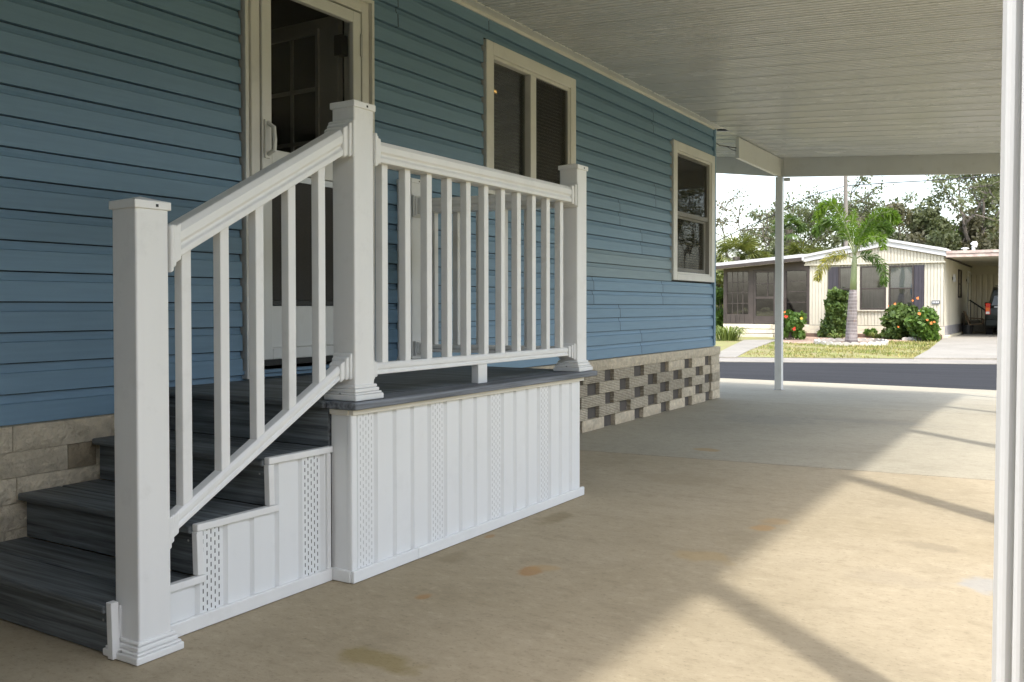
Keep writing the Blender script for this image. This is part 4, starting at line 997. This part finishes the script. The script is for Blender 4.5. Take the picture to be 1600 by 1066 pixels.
for s_ in (-1, 1):
    for (ya, yb_) in ((YR+.55, YR+1.25), (YR+1.35, YR+2.1), (YR+2.18, YR+2.8)):
        mb = MB(); mb.add([(cx+s_*.845, ya, zb+1.09), (cx+s_*.845, yb_, zb+1.09), (cx+s_*.715, yb_-.06, zb+1.60), (cx+s_*.715, ya+.04, zb+1.60)], [(0, 1, 2, 3)]); obj('side_window', mb, m_cglass, suv)
    tl = obj('tail_light', MB().box(min(cx+s_*.74, cx+s_*.89), max(cx+s_*.74, cx+s_*.89), YR-.03, YR+.12, zb+.76, zb+1.16), m_red, suv, bevel=.02)
    obj('indicator_lens', MB().box(min(cx+s_*.76, cx+s_*.87), max(cx+s_*.76, cx+s_*.87), YR-.036, YR-.031, zb+.88, zb+1.0), m_orange, tl); obj('reverse_lens', MB().box(min(cx+s_*.76, cx+s_*.87), max(cx+s_*.76, cx+s_*.87), YR-.036, YR-.031, zb+.78, zb+.86), m_clear, tl)
    mb = MB(); mb.box(min(cx+s_*.93, cx+s_*1.12), max(cx+s_*.93, cx+s_*1.12), YR+2.75, YR+2.88, zb+1.04, zb+1.2); obj('wing_mirror', mb, m_car, suv, bevel=.03)
    for yy in (YR+.95, YR+3.7):
        x0, x1 = (cx+s_*.72, cx+s_*.93)
        w_ = obj('wheel', MB().tube([(x0, yy, zb+.34), (x0+s_*.03, yy, zb+.34), (x1-s_*.03, yy, zb+.34), (x1, yy, zb+.34)], [.31, .345, .345, .31], 22), m_tyre, suv)
        obj('rim', MB().tube([(x1-s_*.01, yy, zb+.34), (x1+s_*.012, yy, zb+.34)], [.22, .20], 16), m_rim, w_)
    mb = MB(); mb.tube([(cx+s_*.60, YR+.5, zb+1.77), (cx+s_*.60, YR+2.1, zb+1.79)], .02, 6); obj('roof_rail', mb, m_black, suv)
obj('rear_bumper', MB().box(cx-.88, cx+.88, YR-.09, YR+.06, zb+.36, zb+.60), m_car, suv, bevel=.03)
obj('number_plate', MB().box(cx-.17, cx+.17, YR-.012, YR-.004, zb+.80, zb+.96), m_clear, suv); obj('tailgate_trim', MB().box(cx-.62, cx+.62, YR-.018, YR-.003, zb+1.0, zb+1.05), m_rim, suv)
obj('tailgate_handle', MB().box(cx-.2, cx+.2, YR-.02, YR-.004, zb+.62, zb+.68), m_black, suv)

# ------------------------------------------------------------------ foliage
def quads(centers, size, rng, elong=1.7, flat=.0, jitter=.35):
    """leaf quads (kite shaped) with random orientation"""
    n = len(centers); d = rng.normal(size=(n, 3)); d[:, 2] *= (1-flat); d /= np.linalg.norm(d, axis=1)[:, None]
    e = rng.normal(size=(n, 3)); e -= (e*d).sum(1)[:, None]*d; e /= np.linalg.norm(e, axis=1)[:, None]
    s = size*(1+jitter*rng.uniform(-1, 1, n))[:, None]; L = s*elong/2; w_ = s/2
    c = np.asarray(centers)
    V = np.stack([c-d*L, c+e*w_-d*L*.1, c+d*L, c-e*w_-d*L*.1], 1).reshape(-1, 3)
    return V, np.arange(4*n).reshape(-1, 4)
def crown(name, pts, size, mat, parent, seed, **k):
    rng_ = np.random.default_rng(seed); V, F_ = quads(pts, size, rng_, **k); return raw_mesh(name, V, F_, mat, parent)
m_oak1 = leaf_mat('oak_leaf', (.075, .095, .038), (.20, .22, .12)); m_oak2 = leaf_mat('dry_oak_leaf', (.10, .10, .055), (.25, .235, .16))
m_palmy = leaf_mat('fan_palm_leaf', (.06, .10, .022), (.24, .25, .08)); m_bush = leaf_mat('bush_leaf', (.035, .075, .018), (.17, .24, .07), .35)
m_hib = leaf_mat('hibiscus_leaf', (.05, .11, .02), (.16, .26, .055), .35); m_lily = leaf_mat('lily_leaf', (.06, .11, .025), (.26, .30, .09), .3)
def grow(mb, tips, p, d, L, r, lev, rnd, spread, up):
    pts = [p]; rr = [max(r, .022)]; q = p.copy(); dd_ = d.copy(); n = 4
    for i in range(n):
        dd_ = (dd_+Vector((rnd.gauss(0, .16), rnd.gauss(0, .16), rnd.gauss(0, .12)+up))).normalized(); q = q+dd_*(L/n); pts.append(q.copy()); rr.append(max(.018, r*(1-.45*(i+1)/n)))
        if lev <= 1 and i >= 1: tips.append(q.copy())
    mb.tube(pts, rr, 6 if lev > 2 else 4, caps=False)
    if lev == 0: tips.append(q); return
    k = rnd.choice((2, 3, 3)) if lev > 1 else 3
    for j in range(k):
        a = Vector((rnd.gauss(0, 1), rnd.gauss(0, 1), rnd.gauss(.15, .6))).normalized()
        nd = (dd_*(1-spread)+a*spread*1.25).normalized(); t_ = rnd.choice((2, 3, 4)) if j else 4
        grow(mb, tips, pts[t_], nd, L*rnd.uniform(.60, .82), rr[t_]*.68, lev-1, rnd, spread, up)
def oak(name, label, cat, base, h, seed, lev=4, spread=.55, per=16, size=.14, rad_=.21, mat=None, group='trees behind the cream home', trunk=.16, lean=(0, 0), up=.02, wide=1.0):
    rnd = random.Random(seed); t_ = thing(name, base, label, cat, group); mb = MB(); tips = []; size *= .60; per = int(per*1.9)
    grow(mb, tips, Vector(base), Vector((lean[0], lean[1], 1)).normalized(), h*.36, trunk, lev, rnd, spread, up)
    k_ = h/(max(q.z for q in tips)-base[2]); B_ = Vector(base); kx = max(.75, min(1.35, k_*wide))
    mb.v = [(B_.x+(x-B_.x)*kx, B_.y+(y-B_.y)*kx, B_.z+(z-B_.z)*k_) for x, y, z in mb.v]; tips = [Vector((B_.x+(q.x-B_.x)*kx, B_.y+(q.y-B_.y)*kx, B_.z+(q.z-B_.z)*k_)) for q in tips]
    obj('trunk', mb, m_bark, t_)
    r2 = np.random.default_rng(seed); T = np.array([tuple(q) for q in tips])
    T = T[T[:, 2] > base[2]+.9]
    P = (T[:, None, :]+r2.normal(size=(len(T), per, 3))*np.array([rad_, rad_, rad_*.6])).reshape(-1, 3)
    crown('crown', P, size, mat or m_oak1, t_, seed); return t_
def tx(px_, Y): p = atY(px_, 480, Y); return (p[0], Y, -.05)
oak('oak_tree', 'sparse oak with bare limbs on the far left, just right of the blue house corner', 'tree', tx(1149, 46), 6.9, 11, lev=4, spread=.50, per=4, size=.15, mat=m_oak2, trunk=.17, lean=(.05, 0))
oak('oak_tree', 'small oak between the sparse oak and the white carport post', 'tree', tx(1196, 52), 5.4, 5, per=10, size=.15, mat=m_oak2)
oak('oak_tree', 'tall oak with open crown just right of the white carport post', 'tree', tx(1254, 47), 7.1, 21, per=9, size=.14, mat=m_oak1, lean=(-.05, 0))
oak('oak_tree', 'oak right behind the palm and the utility pole', 'tree', tx(1345, 52), 7.6, 33, per=8, size=.15, mat=m_oak1)
oak('oak_tree', 'grey green oak above the right slope of the white gable', 'tree', tx(1440, 48), 6.6, 8, per=11, size=.14, mat=m_oak2, spread=.6, wide=.8)
oak('oak_tree', 'oak with a leaning dark limb above the far carport roof', 'tree', tx(1490, 47), 7.4, 14, per=9, size=.14, mat=m_oak1, lean=(.12, 0))
oak('oak_tree', 'big dark limbed oak at the right edge beside the fluted post', 'tree', tx(1545, 45), 8.4, 41, per=12, size=.14, mat=m_oak1, trunk=.24, lean=(-.05, 0))
oak('oak_tree', 'large oak at the far right, mostly hidden by the fluted post', 'tree', tx(1625, 47), 8.5, 52, per=15, size=.15, mat=m_oak1)
oak('oak_tree', 'oak out to the right of the far carport, behind the fluted post', 'tree', (3.5, 44, -.05), 8.0, 61, per=15)
oak('oak_tree', 'oak further out to the right along the street', 'tree', (9.5, 42, -.05), 8.0, 62, per=15)
oak('oak_tree', 'furthest oak out to the right along the street', 'tree', (16, 40, -.05), 8.0, 63, per=15)
def thicket(label, px_, Y, w, h, seed, n, mat, size=.16, z0=0.):
    b = tx(px_, Y); t_ = thing('bushy_tree', b, label, 'tree', 'bushy trees behind the cream home'); rnd = random.Random(seed)
    mb = MB()
    for k in range(5): mb.tube([(b[0]+rnd.uniform(-.2, .2), Y, -.05), (b[0]+rnd.uniform(-w*.3, w*.3), Y+rnd.uniform(-.3, .3), h*.5), (b[0]+rnd.uniform(-w*.45, w*.45), Y, h*.85)], [.08, .05, .02], 5, caps=False)
    obj('trunk', mb, m_bark, t_)
    r2 = np.random.default_rng(seed); cl = []
    for k in range(26):
        a = r2.uniform(0, 2*np.pi); q = np.sqrt(r2.uniform(0, 1)); zz = r2.uniform(.12, 1); q *= np.sqrt(max(.05, 1-(zz-.35)**2*1.6))
        cl.append((b[0]+np.cos(a)*q*w/2, Y+np.sin(a)*q*w/2, z0+zz*h, r2.uniform(.3, .6)*w*.32))
    C_ = np.array(cl); n = int(n*1.45); i = r2.integers(0, len(C_), n); D = r2.normal(size=(n, 3)); D /= np.linalg.norm(D, axis=1)[:, None]
    P = C_[i, :3]+D*(C_[i, 3]*r2.uniform(.6, 1, n))[:, None]
    crown('crown', P, size*.7, mat, t_, seed); return t_
for k, (px_, Y, w, h, n, mt, lb_) in enumerate((
    (1400, 44.5, 3.6, 5.2, 5500, m_oak2, 'dull green bushy tree just over the peak of the white gable'),
    (1440, 44.0, 3.4, 5.4, 5500, m_oak1, 'bushy tree over the right slope of the white gable'),
    (1478, 45.0, 3.0, 4.6, 4600, m_bush, 'dark green bushy tree where gable and far carport roof meet'),
    (1512, 44.0, 3.2, 5.2, 5200, m_oak2, 'bushy tree right behind the white roof vents'),
    (1550, 46.0, 3.4, 5.2, 5500, m_oak1, 'low bushy tree beside the fluted post over the far carport'),
    (1600, 46.0, 4.0, 4.4, 4000, m_oak1, 'bushy tree hidden behind the fluted post'),
    (1203, 44.0, 3.0, 3.6, 4000, m_oak1, 'bushy green tree left of the carport post over the sun room roof'),
    (1112, 40.0, 3.0, 2.6, 4000, m_palmy, 'yellow green bush left of the sun room at the blue house corner'),
    (1300, 46.0, 3.0, 3.6, 3500, m_oak1, 'bushy tree behind the left slope of the white gable'),
    (1345, 46.0, 3.2, 4.2, 3500, m_oak1, 'bushy tree straight behind the palm trunk'))):
    thicket(lb_, px_, Y, w, h, 100+k, n, mt)
def fan_palm(label, px_, Y, h, seed, nf=26, R_=1.15, mat=None):
    b = tx(px_, Y); t_ = thing('fan_palm', b, label, 'palm', 'fan palms behind the cream home'); rnd = random.Random(seed)
    mb = MB(); mb.tube([(b[0], Y, -.05), (b[0]+.1, Y, h*.5), (b[0], Y, h)], [.2, .16, .17], 8); obj('trunk', mb, m_bark, t_)
    V = []; F_ = []; top = np.array([b[0], Y, h])
    for f in range(nf):
        az = f*2.4+rnd.uniform(-.3, .3); el = rnd.uniform(-.55, 1.2); d = np.array([math.cos(az)*math.cos(el), math.sin(az)*math.cos(el), math.sin(el)])
        hub = top+d*R_*.55; sv = np.cross(d, [0, 0, 1]); sv /= np.linalg.norm(sv)+1e-9; uv = np.cross(sv, d)
        for k in range(15):
            a = -1.7+3.4*k/14; dr2 = d*math.cos(a)+sv*math.sin(a); dr2 = dr2+np.array([0, 0, -.25*abs(math.sin(a))-.15]); dr2 /= np.linalg.norm(dr2); e = np.cross(dr2, uv); L = R_*rnd.uniform(.5, .75)
            o_ = len(V); V += [hub, hub+dr2*L*.5+e*.035, hub+dr2*L+np.array([0, 0, -.12]), hub+dr2*L*.5-e*.035]; F_.append((o_, o_+1, o_+2, o_+3))
    raw_mesh('crown', V, F_, mat or m_palmy, t_); return t_
fan_palm('yellow green fan palm left of the carport post over the sun room roof', 1150, 41, 3.3, 1, 34, 1.3)
fan_palm('fan palm lower right of the first, over the sun room roof', 1176, 42, 3.0, 2, 26, 1.1)
fan_palm('tall fan palm hard against the carport post on its right', 1232, 43, 4.6, 3, 24, .9, m_bush)
fan_palm('fan palm over the left slope of the white gable', 1256, 42, 3.1, 4, 30, 1.1)

# utility pole and line
pp = atY(1323, 290, 40); up_ = thing('utility_pole', (pp[0], 40, -.05), 'grey wooden utility pole rising behind the palm', 'pole')
obj('pole', MB().tube([(pp[0], 40, -.05), (pp[0]-.05, 40, 7.9)], [.10, .075], 10), M_('weathered_wood', (.19, .17, .145), .9, .2, (10, 10, 2)), up_)
obj('cross_arm', MB().box(pp[0]-1.1, pp[0]+1.0, 39.9, 40.0, 7.3, 7.4), m_bark, up_)
for k in range(3):
    obj('insulator', MB().tube([(pp[0]-.12+.08*k-.25, 39.87, 6.0), (pp[0]-.12+.08*k-.25, 39.87, 6.5)], .02, 6), m_steel, up_)
L0 = [tuple(atY(*q, 40)) for q in ((1090, 392), (1155, 360), (1215, 334), (1268, 306), (1323, 290.5))]
L1 = [tuple(atY(*q, 40)) for q in ((1323, 290.5), (1385, 286), (1450, 282.5), (1510, 278), (1563, 274), (1700, 262))]
pw = thing('power_line', L0[-1], 'black power line running across the sky past the utility pole', 'wire')
obj('wire', MB().tube(L0, .02, 5), m_black, pw); obj('wire', MB().tube(L1, .02, 5), m_black, pw)

# ------------------------------------------------------------------ palm
bp = atG(1329, 538); YP = bp[1]
palm = thing('palm_tree', tuple(bp), 'young palm with grey ringed trunk and arching green fronds in the front lawn', 'palm')
def pp_(x, y, dy=0): return Vector(atY(x, y, YP+dy))
def ptrunk():
    t = NT('palm_trunk_bark'); v = t.coords('Object', (1, 1, 1), rand=False); w = t.n("ShaderNodeTexWave"); w.bands_direction = 'Z'; w.inputs['Scale'].default_value = 3.2; w.inputs['Distortion'].default_value = 1.2; t.l(v, w.inputs[0])
    n = t.noise(t.coords('Object', (14, 14, 5)), 1, 6); c = t.mix(t.mr(n, .3, .7), (.14, .115, .11), (.29, .25, .24)); c = t.mix(t.mr(w.outputs[1], .75, .95, 0, .6), c, (.38, .35, .33))
    c = t.mix(t.mr(t.noise(t.coords('Object', (4, 4, 3)), 1, 4), .6, .7, 0, .8), c, (.30, .17, .10)); t.pbr(c, .9, t.bump(n, .5, .02)); return t.m
b0_ = pp_(1330, 540); b1_ = pp_(1331, 500); b2_ = pp_(1333, 453)
obj('trunk', MB().tube([b0_, b0_.lerp(b1_, .3), b1_, b1_.lerp(b2_, .6), b2_], [.205, .17, .145, .125, .10], 14), ptrunk(), palm, smooth=True)
c0, c1 = pp_(1333, 453.2), pp_(1335.5, 398)
m_shaft = M_('palm_crownshaft', (.20, .27, .10), .5, .2, (3, 3, 1), col2=(.33, .35, .20))
obj('crown_shaft', MB().tube([c0, c0.lerp(c1, .35), c0.lerp(c1, .75), c1], [.098, .092, .078, .05], 12), m_shaft, palm, smooth=True)
m_pf = leaf_mat('palm_frond', (.065, .14, .012), (.19, .30, .03), .4, .4); m_pfd = leaf_mat('palm_frond_dark', (.045, .10, .02), (.14, .23, .045), .35, .4); m_pfy = leaf_mat('palm_frond_yellow', (.18, .19, .03), (.42, .38, .08), .35, .4)
def frond(pts, mat, seed, ll=.33, n=170, droop=.22):
    rnd = np.random.default_rng(seed)
    P = [np.array(p) for p in pts]
    # Catmull-Rom resample
    Q = [2*P[0]-P[1]]+P+[2*P[-1]-P[-2]]; C_ = []
    for i in range(1, len(Q)-2):
        for t_ in np.linspace(0, 1, 10, endpoint=False):
            a, b, c, d = Q[i-1], Q[i], Q[i+1], Q[i+2]
            C_.append(.5*((2*b)+(-a+c)*t_+(2*a-5*b+4*c-d)*t_**2+(-a+3*b-3*c+d)*t_**3))
    C_.append(P[-1]); C_ = np.array(C_); m = len(C_)
    mb = MB(); mb.tube([tuple(q) for q in C_[::3]], [max(.006, .022*(1-i/(m/3))) for i in range(len(C_[::3]))], 5)
    o = obj('frond', mb, m_shaft, palm)
    V = []; F_ = []
    for k in range(n):
        s_ = .16+.84*(k+rnd.uniform(0, 1))/n; i = min(m-2, int(s_*(m-1))); p = C_[i]+(C_[i+1]-C_[i])*(s_*(m-1)-i)
        tg = C_[i+1]-C_[i]; tg /= np.linalg.norm(tg)
        for w_ in range(4):
            a = rnd.uniform(0, 2*np.pi); r0 = rnd.normal(size=3); r0 -= (r0@tg)*tg; r0 /= np.linalg.norm(r0)
            L = ll*(.55+.45*math.sin(math.pi*min(1, .15+s_*.9)))*rnd.uniform(.7, 1.1)
            d = r0*.85+tg*.55; d /= np.linalg.norm(d); e = np.cross(d, rnd.normal(size=3)); e /= np.linalg.norm(e); hw = .013
            mid = p+d*L*.55; tip = p+d*L+np.array([0, 0, -droop*L])
            b_ = len(V); V += [p, mid+e*hw, tip, mid-e*hw]; F_.append((b_, b_+1, b_+2, b_+3))
    raw_mesh('leaflets', V, F_, mat, o)
top = (1335, 400)
frond([pp_(*top), pp_(1326, 365, -.2), pp_(1312, 335, -.5), pp_(1298, 318, -.6), pp_(1284, 326, -.7), pp_(1276, 343, -.7)], m_pf, 1, .34)
frond([pp_(*top), pp_(1323, 372, .3), pp_(1310, 351, .5), pp_(1293, 345, .6), pp_(1280, 354, .6), pp_(1273, 365, .5)], m_pfd, 2, .34)
frond([pp_(*top), pp_(1333, 372, .4), pp_(1332, 350, .9), pp_(1334, 330, 1.3)], m_pf, 3, .30, 70)
frond([pp_(*top), pp_(1345, 370, -.2), pp_(1360, 346, -.4), pp_(1378, 333, -.6), pp_(1394, 335, -.7), pp_(1402, 346, -.7)], m_pf, 4, .34)
frond([pp_(*top), pp_(1347, 375, .2), pp_(1365, 358, .4), pp_(1382, 352, .5), pp_(1392, 362, .5)], m_pfd, 5, .32)
frond([pp_(*top), pp_(1346, 380, -.4), pp_(1362, 370, -.8), pp_(1377, 372, -1.0), pp_(1381, 388, -1.1)], m_pf, 6, .30, 80)
frond([pp_(1334, 404), pp_(1322, 399, -.2), pp_(1308, 399, -.4), pp_(1292, 408, -.5), pp_(1280, 426, -.6), pp_(1277, 437, -.6)], m_pfy, 7, .28, 90, .25)
frond([pp_(1335, 406), pp_(1346, 400, .1), pp_(1362, 400, .1), pp_(1375, 412, .1), pp_(1382, 432, .1), pp_(1381, 444, .1)], m_pfd, 8, .28, 90, .25)
frond([pp_(*top), pp_(1338, 378, .8), pp_(1346, 362, 1.3), pp_(1352, 352, 1.7)], m_pfd, 9, .28, 60)
# scalloped white edging ring around the palm
ring = thing('edging_ring', (bp[0], YP, zfar(YP)), 'ring of white scalloped edging bricks round the palm foot', 'edging')
m_edge = M_('white_edging', (.50, .47, .42), .9, .15, (8, 8, 8), rand=.1, dirt=.25)
def scallop(x, y, ang, parent, w=.25, h=.13):
    c, s_ = math.cos(ang), math.sin(ang); prof_ = [(-w/2, 0), (w/2, 0)]+[(w/2*math.cos(t_), h*.55+h*.45*math.sin(t_)) for t_ in np.linspace(0, math.pi, 7)]
    mb = MB(); z = zfar(y); mb.prism(prof_, -.03, .03, 'y'); mb.v = [(x+a*c-b*s_, y+a*s_+b*c, z+d) for a, b, d in mb.v]
    return obj('edging_brick', mb, m_edge, parent, origin=(x, y, z))
nr = 26; RX_, RY_ = .98, 1.25
for k in range(nr):
    a = 2*math.pi*k/nr; scallop(bp[0]+RX_*math.cos(a), YP+RY_*math.sin(a), a+math.pi/2, ring)
mb = MB(); mb.add([(bp[0]+.95*math.cos(2*math.pi*k/20), YP+1.2*math.sin(2*math.pi*k/20), zfar(YP+1.2*math.sin(2*math.pi*k/20))+.03) for k in range(20)], [tuple(range(20))])
struct(obj('mulch', mb, M_('dark_mulch', (.07, .05, .038), .95, .4, (15, 15, 15))))
er = thing('edging_row', tuple(atG(1434, 533)), 'short straight row of white scalloped edging before the orange hibiscus', 'edging')
for k in range(7):
    p = atG(1414+6.6*k, 533.5-.2*k); scallop(p[0], p[1], .05, er, .17)
# timber border
tb = thing('timber_border', (-6.0, 31.6, -.05), 'long low dark timber border along the foot of the cream home', 'border')
for k in range(4):
    x0 = -7.75+1.07*k; obj('timber', MB().box(x0, x0+1.06, 31.55, 31.65, -.06, .09), M_('old_timber', (.15, .10, .075), .9, .3, (2, 20, 20)), tb)

# ------------------------------------------------------------------ shrubs, flowers, plants
def shrub(name, label, cat, c, rx, ry, z0, h, n, mat, seed, size=.075, group=None, taper=.0, lumps=22):
    t_ = thing(name, (c[0], c[1], z0), label, cat, group); r2 = np.random.default_rng(seed)
    L = []
    for k in range(lumps):
        zz = r2.uniform(.08, .95); a = r2.uniform(0, 2*np.pi); q = np.sqrt(r2.uniform(.1, 1))*(1-taper*zz); L.append((c[0]+math.cos(a)*q*rx*.72, c[1]+math.sin(a)*q*ry*.72, z0+zz*h*.92, r2.uniform(.22, .42)*min(rx, ry, h)))
    L = np.array(L); i = r2.integers(0, lumps, n); D = r2.normal(size=(n, 3)); D /= np.linalg.norm(D, axis=1)[:, None]
    P = L[i, :3]+D*(L[i, 3]*r2.uniform(.5, 1.45, n))[:, None]; P[:, 2] = np.maximum(P[:, 2], z0+.03)
    mb = MB(); rnd = random.Random(seed)
    for k in range(6): mb.tube([(c[0]+rnd.uniform(-.08, .08), c[1]+rnd.uniform(-.08, .08), z0), (c[0]+rnd.uniform(-rx, rx)*.6, c[1]+rnd.uniform(-ry, ry)*.6, z0+h*.8)], [.018, .006], 5)
    obj('stems', mb, m_bark, t_)
    crown('foliage', P, size, mat, t_, seed, elong=1.6); return t_
m_fl = {'red': leaf_mat('red_petal', (.62, .03, .02), (.75, .07, .03), .2), 'orange': leaf_mat('orange_petal', (.75, .17, .03), (.80, .26, .07), .2), 'yellow': leaf_mat('yellow_petal', (.75, .45, .05), (.8, .5, .1), .2)}
def flower(parent, p, r, kind, seed):
    r *= .62
    r2 = np.random.default_rng(seed); V = []; F_ = []; p = np.array(p); f = np.array([.25, -1, .25]); f /= np.linalg.norm(f); s_ = np.cross(f, [0, 0, 1]); s_ /= np.linalg.norm(s_); u_ = np.cross(s_, f)
    for k in range(6):
        a = 2*math.pi*k/6+r2.uniform(-.1, .1); d = s_*math.cos(a)+u_*math.sin(a); e = -s_*math.sin(a)+u_*math.cos(a); o_ = len(V)
        r_ = r; r = r_*.72*r2.uniform(.7, 1.2); V += [p, p+d*r*.7+e*r*.45+f*r*.25, p+d*r*1.05+f*r*.15, p+d*r*.7-e*r*.45+f*r*.25]; F_.append((o_, o_+1, o_+2, o_+3)); r = r_
    raw_mesh('flower', V, F_, m_fl[kind], parent)
c = (atY(1304, 490, 31.35)[0], 31.35)
shrub('columnar_shrub', 'tall dense dark green shrub standing against the cream wall left of the palm trunk', 'shrub', c, .46, .40, -.06, 1.72, 5200, m_bush, 61, .10, lumps=40)
Yh = 31.0; c = (atY(1407, 500, Yh)[0], Yh)
hb = shrub('hibiscus_bush', 'dark leaved hibiscus under the right window with few orange flowers', 'bush', c, .60, .5, -.06, 1.12, 2600, m_bush, 62, .11, 'hibiscus bushes before the far home', lumps=30)
for k, (x, y, r, kd) in enumerate(((1398, 475, .09, 'orange'), (1404, 511, .07, 'orange'), (1388, 478, .05, 'orange'))): flower(hb, atY(x, y, Yh-.55), r, kd, k)
Yh = 30.3; c = (atY(1440, 500, Yh)[0], Yh)
hb = shrub('hibiscus_bush', 'bright green hibiscus with large orange flowers by the far driveway', 'bush', c, .46, .5, -.08, 1.05, 2400, m_hib, 63, .11, 'hibiscus bushes before the far home', lumps=30)
for k, (x, y, r, kd) in enumerate(((1436, 490, .11, 'orange'), (1455, 505, .10, 'orange'), (1449, 500, .08, 'orange'), (1434, 466, .09, 'orange'), (1426, 470, .07, 'orange'), (1460, 503, .07, 'orange'))): flower(hb, atY(x, y, Yh-.55), r, kd, 10+k)
Yh = 29.4; c = (atY(1237, 500, Yh)[0], Yh)
hb = shrub('hibiscus_bush', 'leggy hibiscus with red flowers right of the white carport post', 'bush', c, .42, .38, -.1, 1.0, 1300, m_hib, 64, .10, 'hibiscus bushes before the far home', lumps=18)
for k, (x, y, r, kd) in enumerate(((1228, 495, .13, 'red'), (1241, 514, .13, 'red'), (1252, 498, .10, 'yellow'), (1226, 488, .08, 'orange'))): flower(hb, atY(x, y, Yh-.42), r, kd, 20+k)
def blades(name, label, cat, c, z0, n, L, seed, mat, w=.022, spread=.5, group=None):
    t_ = thing(name, (c[0], c[1], z0), label, cat, group); r2 = np.random.default_rng(seed); V = []; F_ = []
    for k in range(n):
        az = r2.uniform(0, 2*np.pi); h = np.array([math.cos(az), math.sin(az), 0]); e = np.array([-h[1], h[0], 0]); b_ = np.array([c[0], c[1], z0])+h*r2.uniform(0, spread*.5); l_ = L*r2.uniform(.6, 1.1); k1 = r2.uniform(.3, 1.15)
        pts = [b_, b_+h*l_*.25*k1+np.array([0, 0, l_*.5]), b_+h*l_*.6*k1+np.array([0, 0, l_*.72]), b_+h*l_*1.05*k1+np.array([0, 0, l_*(.75-.4*k1)])]
        ww = [w, w, w*.8, w*.1]; o_ = len(V)
        for q, x in zip(pts, ww): V += [q-e*x, q+e*x]
        for i in range(3): F_.append((o_+2*i, o_+2*i+1, o_+2*i+3, o_+2*i+2))
    raw_mesh('leaves', V, F_, mat, t_); return t_
p = atG(1137, 533); blades('lily_clump', 'clump of arching strap leaves left of the cream block steps', 'plant', (p[0], p[1]), zfar(p[1]), 190, .62, 71, m_lily, .015, spread=.8)
p = atG(1309, 531); blades('small_plant', 'little yellow green plant at the left of the palm foot', 'plant', (p[0], p[1]), zfar(p[1]), 50, .28, 72, m_lily, .03, .3, 'small bed plants')
p = atG(1358, 529); shrub('small_plant', 'low leafy plant right of the palm foot before the timber', 'plant', (p[0], p[1]), .35, .25, zfar(p[1]), .30, 400, m_hib, 73, .08, 'small bed plants', lumps=8)
p = atG(1371, 530); blades('small_plant', 'low spiky plant furthest right of the palm foot', 'plant', (p[0], p[1]), zfar(p[1]), 40, .3, 74, m_lily, .025, .3, 'small bed plants')
p = atG(1358, 521); blades('small_plant', 'dark sprig standing just behind the timber border', 'plant', (p[0], 31.9), -.05, 16, .36, 75, m_bush, .03, .2, 'small bed plants')
p = atG(1241, 527); blades('small_plant', 'tuft of strap leaves under the red hibiscus', 'plant', (p[0]+.2, p[1]), zfar(p[1]), 40, .35, 76, m_lily, .025, .3, 'small bed plants')
p = atG(1128, 500); shrub('side_bush', 'dense green bush beyond the left wall of the sun room', 'bush', (atY(1126, 490, 33.5)[0], 33.5), .5, .5, -.05, 1.9, 2600, m_hib, 77, .09, lumps=24)
# lawn blades
r2 = np.random.default_rng(9); n = 52000
gx_ = r2.uniform(-13, 3, n); gy_ = r2.uniform(20.5, 31.2, n)
def edgeY(x): return np.interp(x, [-13, -6.4, -1.2, 5], [18.0, 19.15, 21.3, 24])+1.5
ok = gy_ > edgeY(gx_)
pA, pB, pC = atG(1150, 561), atG(1172, 549), atG(1215, 533)
xb = np.interp(gy_, [pA[1], pB[1], pC[1]], [pA[0], pB[0], pC[0]]); ok &= gx_ > xb+.04
xd_ = np.interp(gy_, [dr[0][1], dr[1][1], dr[2][1]], [dr[0][0], dr[1][0], dr[2][0]]); ok &= gx_ < xd_-.05
ok &= ((gx_-bp[0])/1.02)**2+((gy_-YP)/1.3)**2 > 1
gb1 = np.interp(gx_, [-9, -6, -3.4], [atG(1216, 537)[1], atG(1290, 540)[1]+.2, atG(1474, 530)[1]]); ok &= gy_ < gb1
cl_ = (np.sin(gx_*2.1+1.3*np.sin(gy_*1.7))+np.sin(gy_*2.6+gx_*.8)+r2.normal(size=n)*.7); ok &= cl_ > -.6
gx_, gy_ = gx_[ok], gy_[ok]; n = len(gx_); gz0 = np.array([zfar(y) for y in gy_])
B0 = np.stack([gx_, gy_, gz0], 1); az = r2.uniform(0, 2*np.pi, n); e = np.stack([np.cos(az), np.sin(az), np.zeros(n)], 1); ln = np.stack([r2.normal(size=n)*.35, r2.normal(size=n)*.35, np.ones(n)], 1)
H_ = r2.uniform(.03, .085, n)[:, None]; V = np.stack([B0-e*.016, B0+e*.016, B0+ln*H_+e*.004, B0+ln*H_-e*.004], 1).reshape(-1, 3)
def grass_mat():
    t = NT('grass_blade'); g = t.n("ShaderNodeNewGeometry"); nn = t.noise(t.coords('World', (.9, .9, .9)), 1, 4, .6)
    k = t.math('ADD', t.math('MULTIPLY', g.outputs['Random Per Island'], .45), t.math('MULTIPLY', t.mr(nn, .35, .65), .65)); c = t.mix(k, (.10, .17, .025), (.36, .29, .12))
    t.pbr(c, .7, spec=.2); return t.m
stuff(raw_mesh('grass', V, np.arange(4*n).reshape(-1, 4), grass_mat()))
# white neighbour glimpsed between the blue corner and the sun room
nb = thing('neighbour_house', (-17.2, 44, -.05), 'sliver of a white house behind the left end of the sun room', 'house')
obj('wall', MB().box(-19.5, -14.6, 44, 50, -.05, 2.2), m_roofw, nb); obj('roof', MB().prism([(-19.8, 2.2), (-14.3, 2.2), (-17, 2.9)], 43.7, 50.3, 'y'), m_roofw, nb)
obj('window', MB().box(-15.6, -14.9, 43.96, 43.998, .9, 1.8), m_purple, nb)
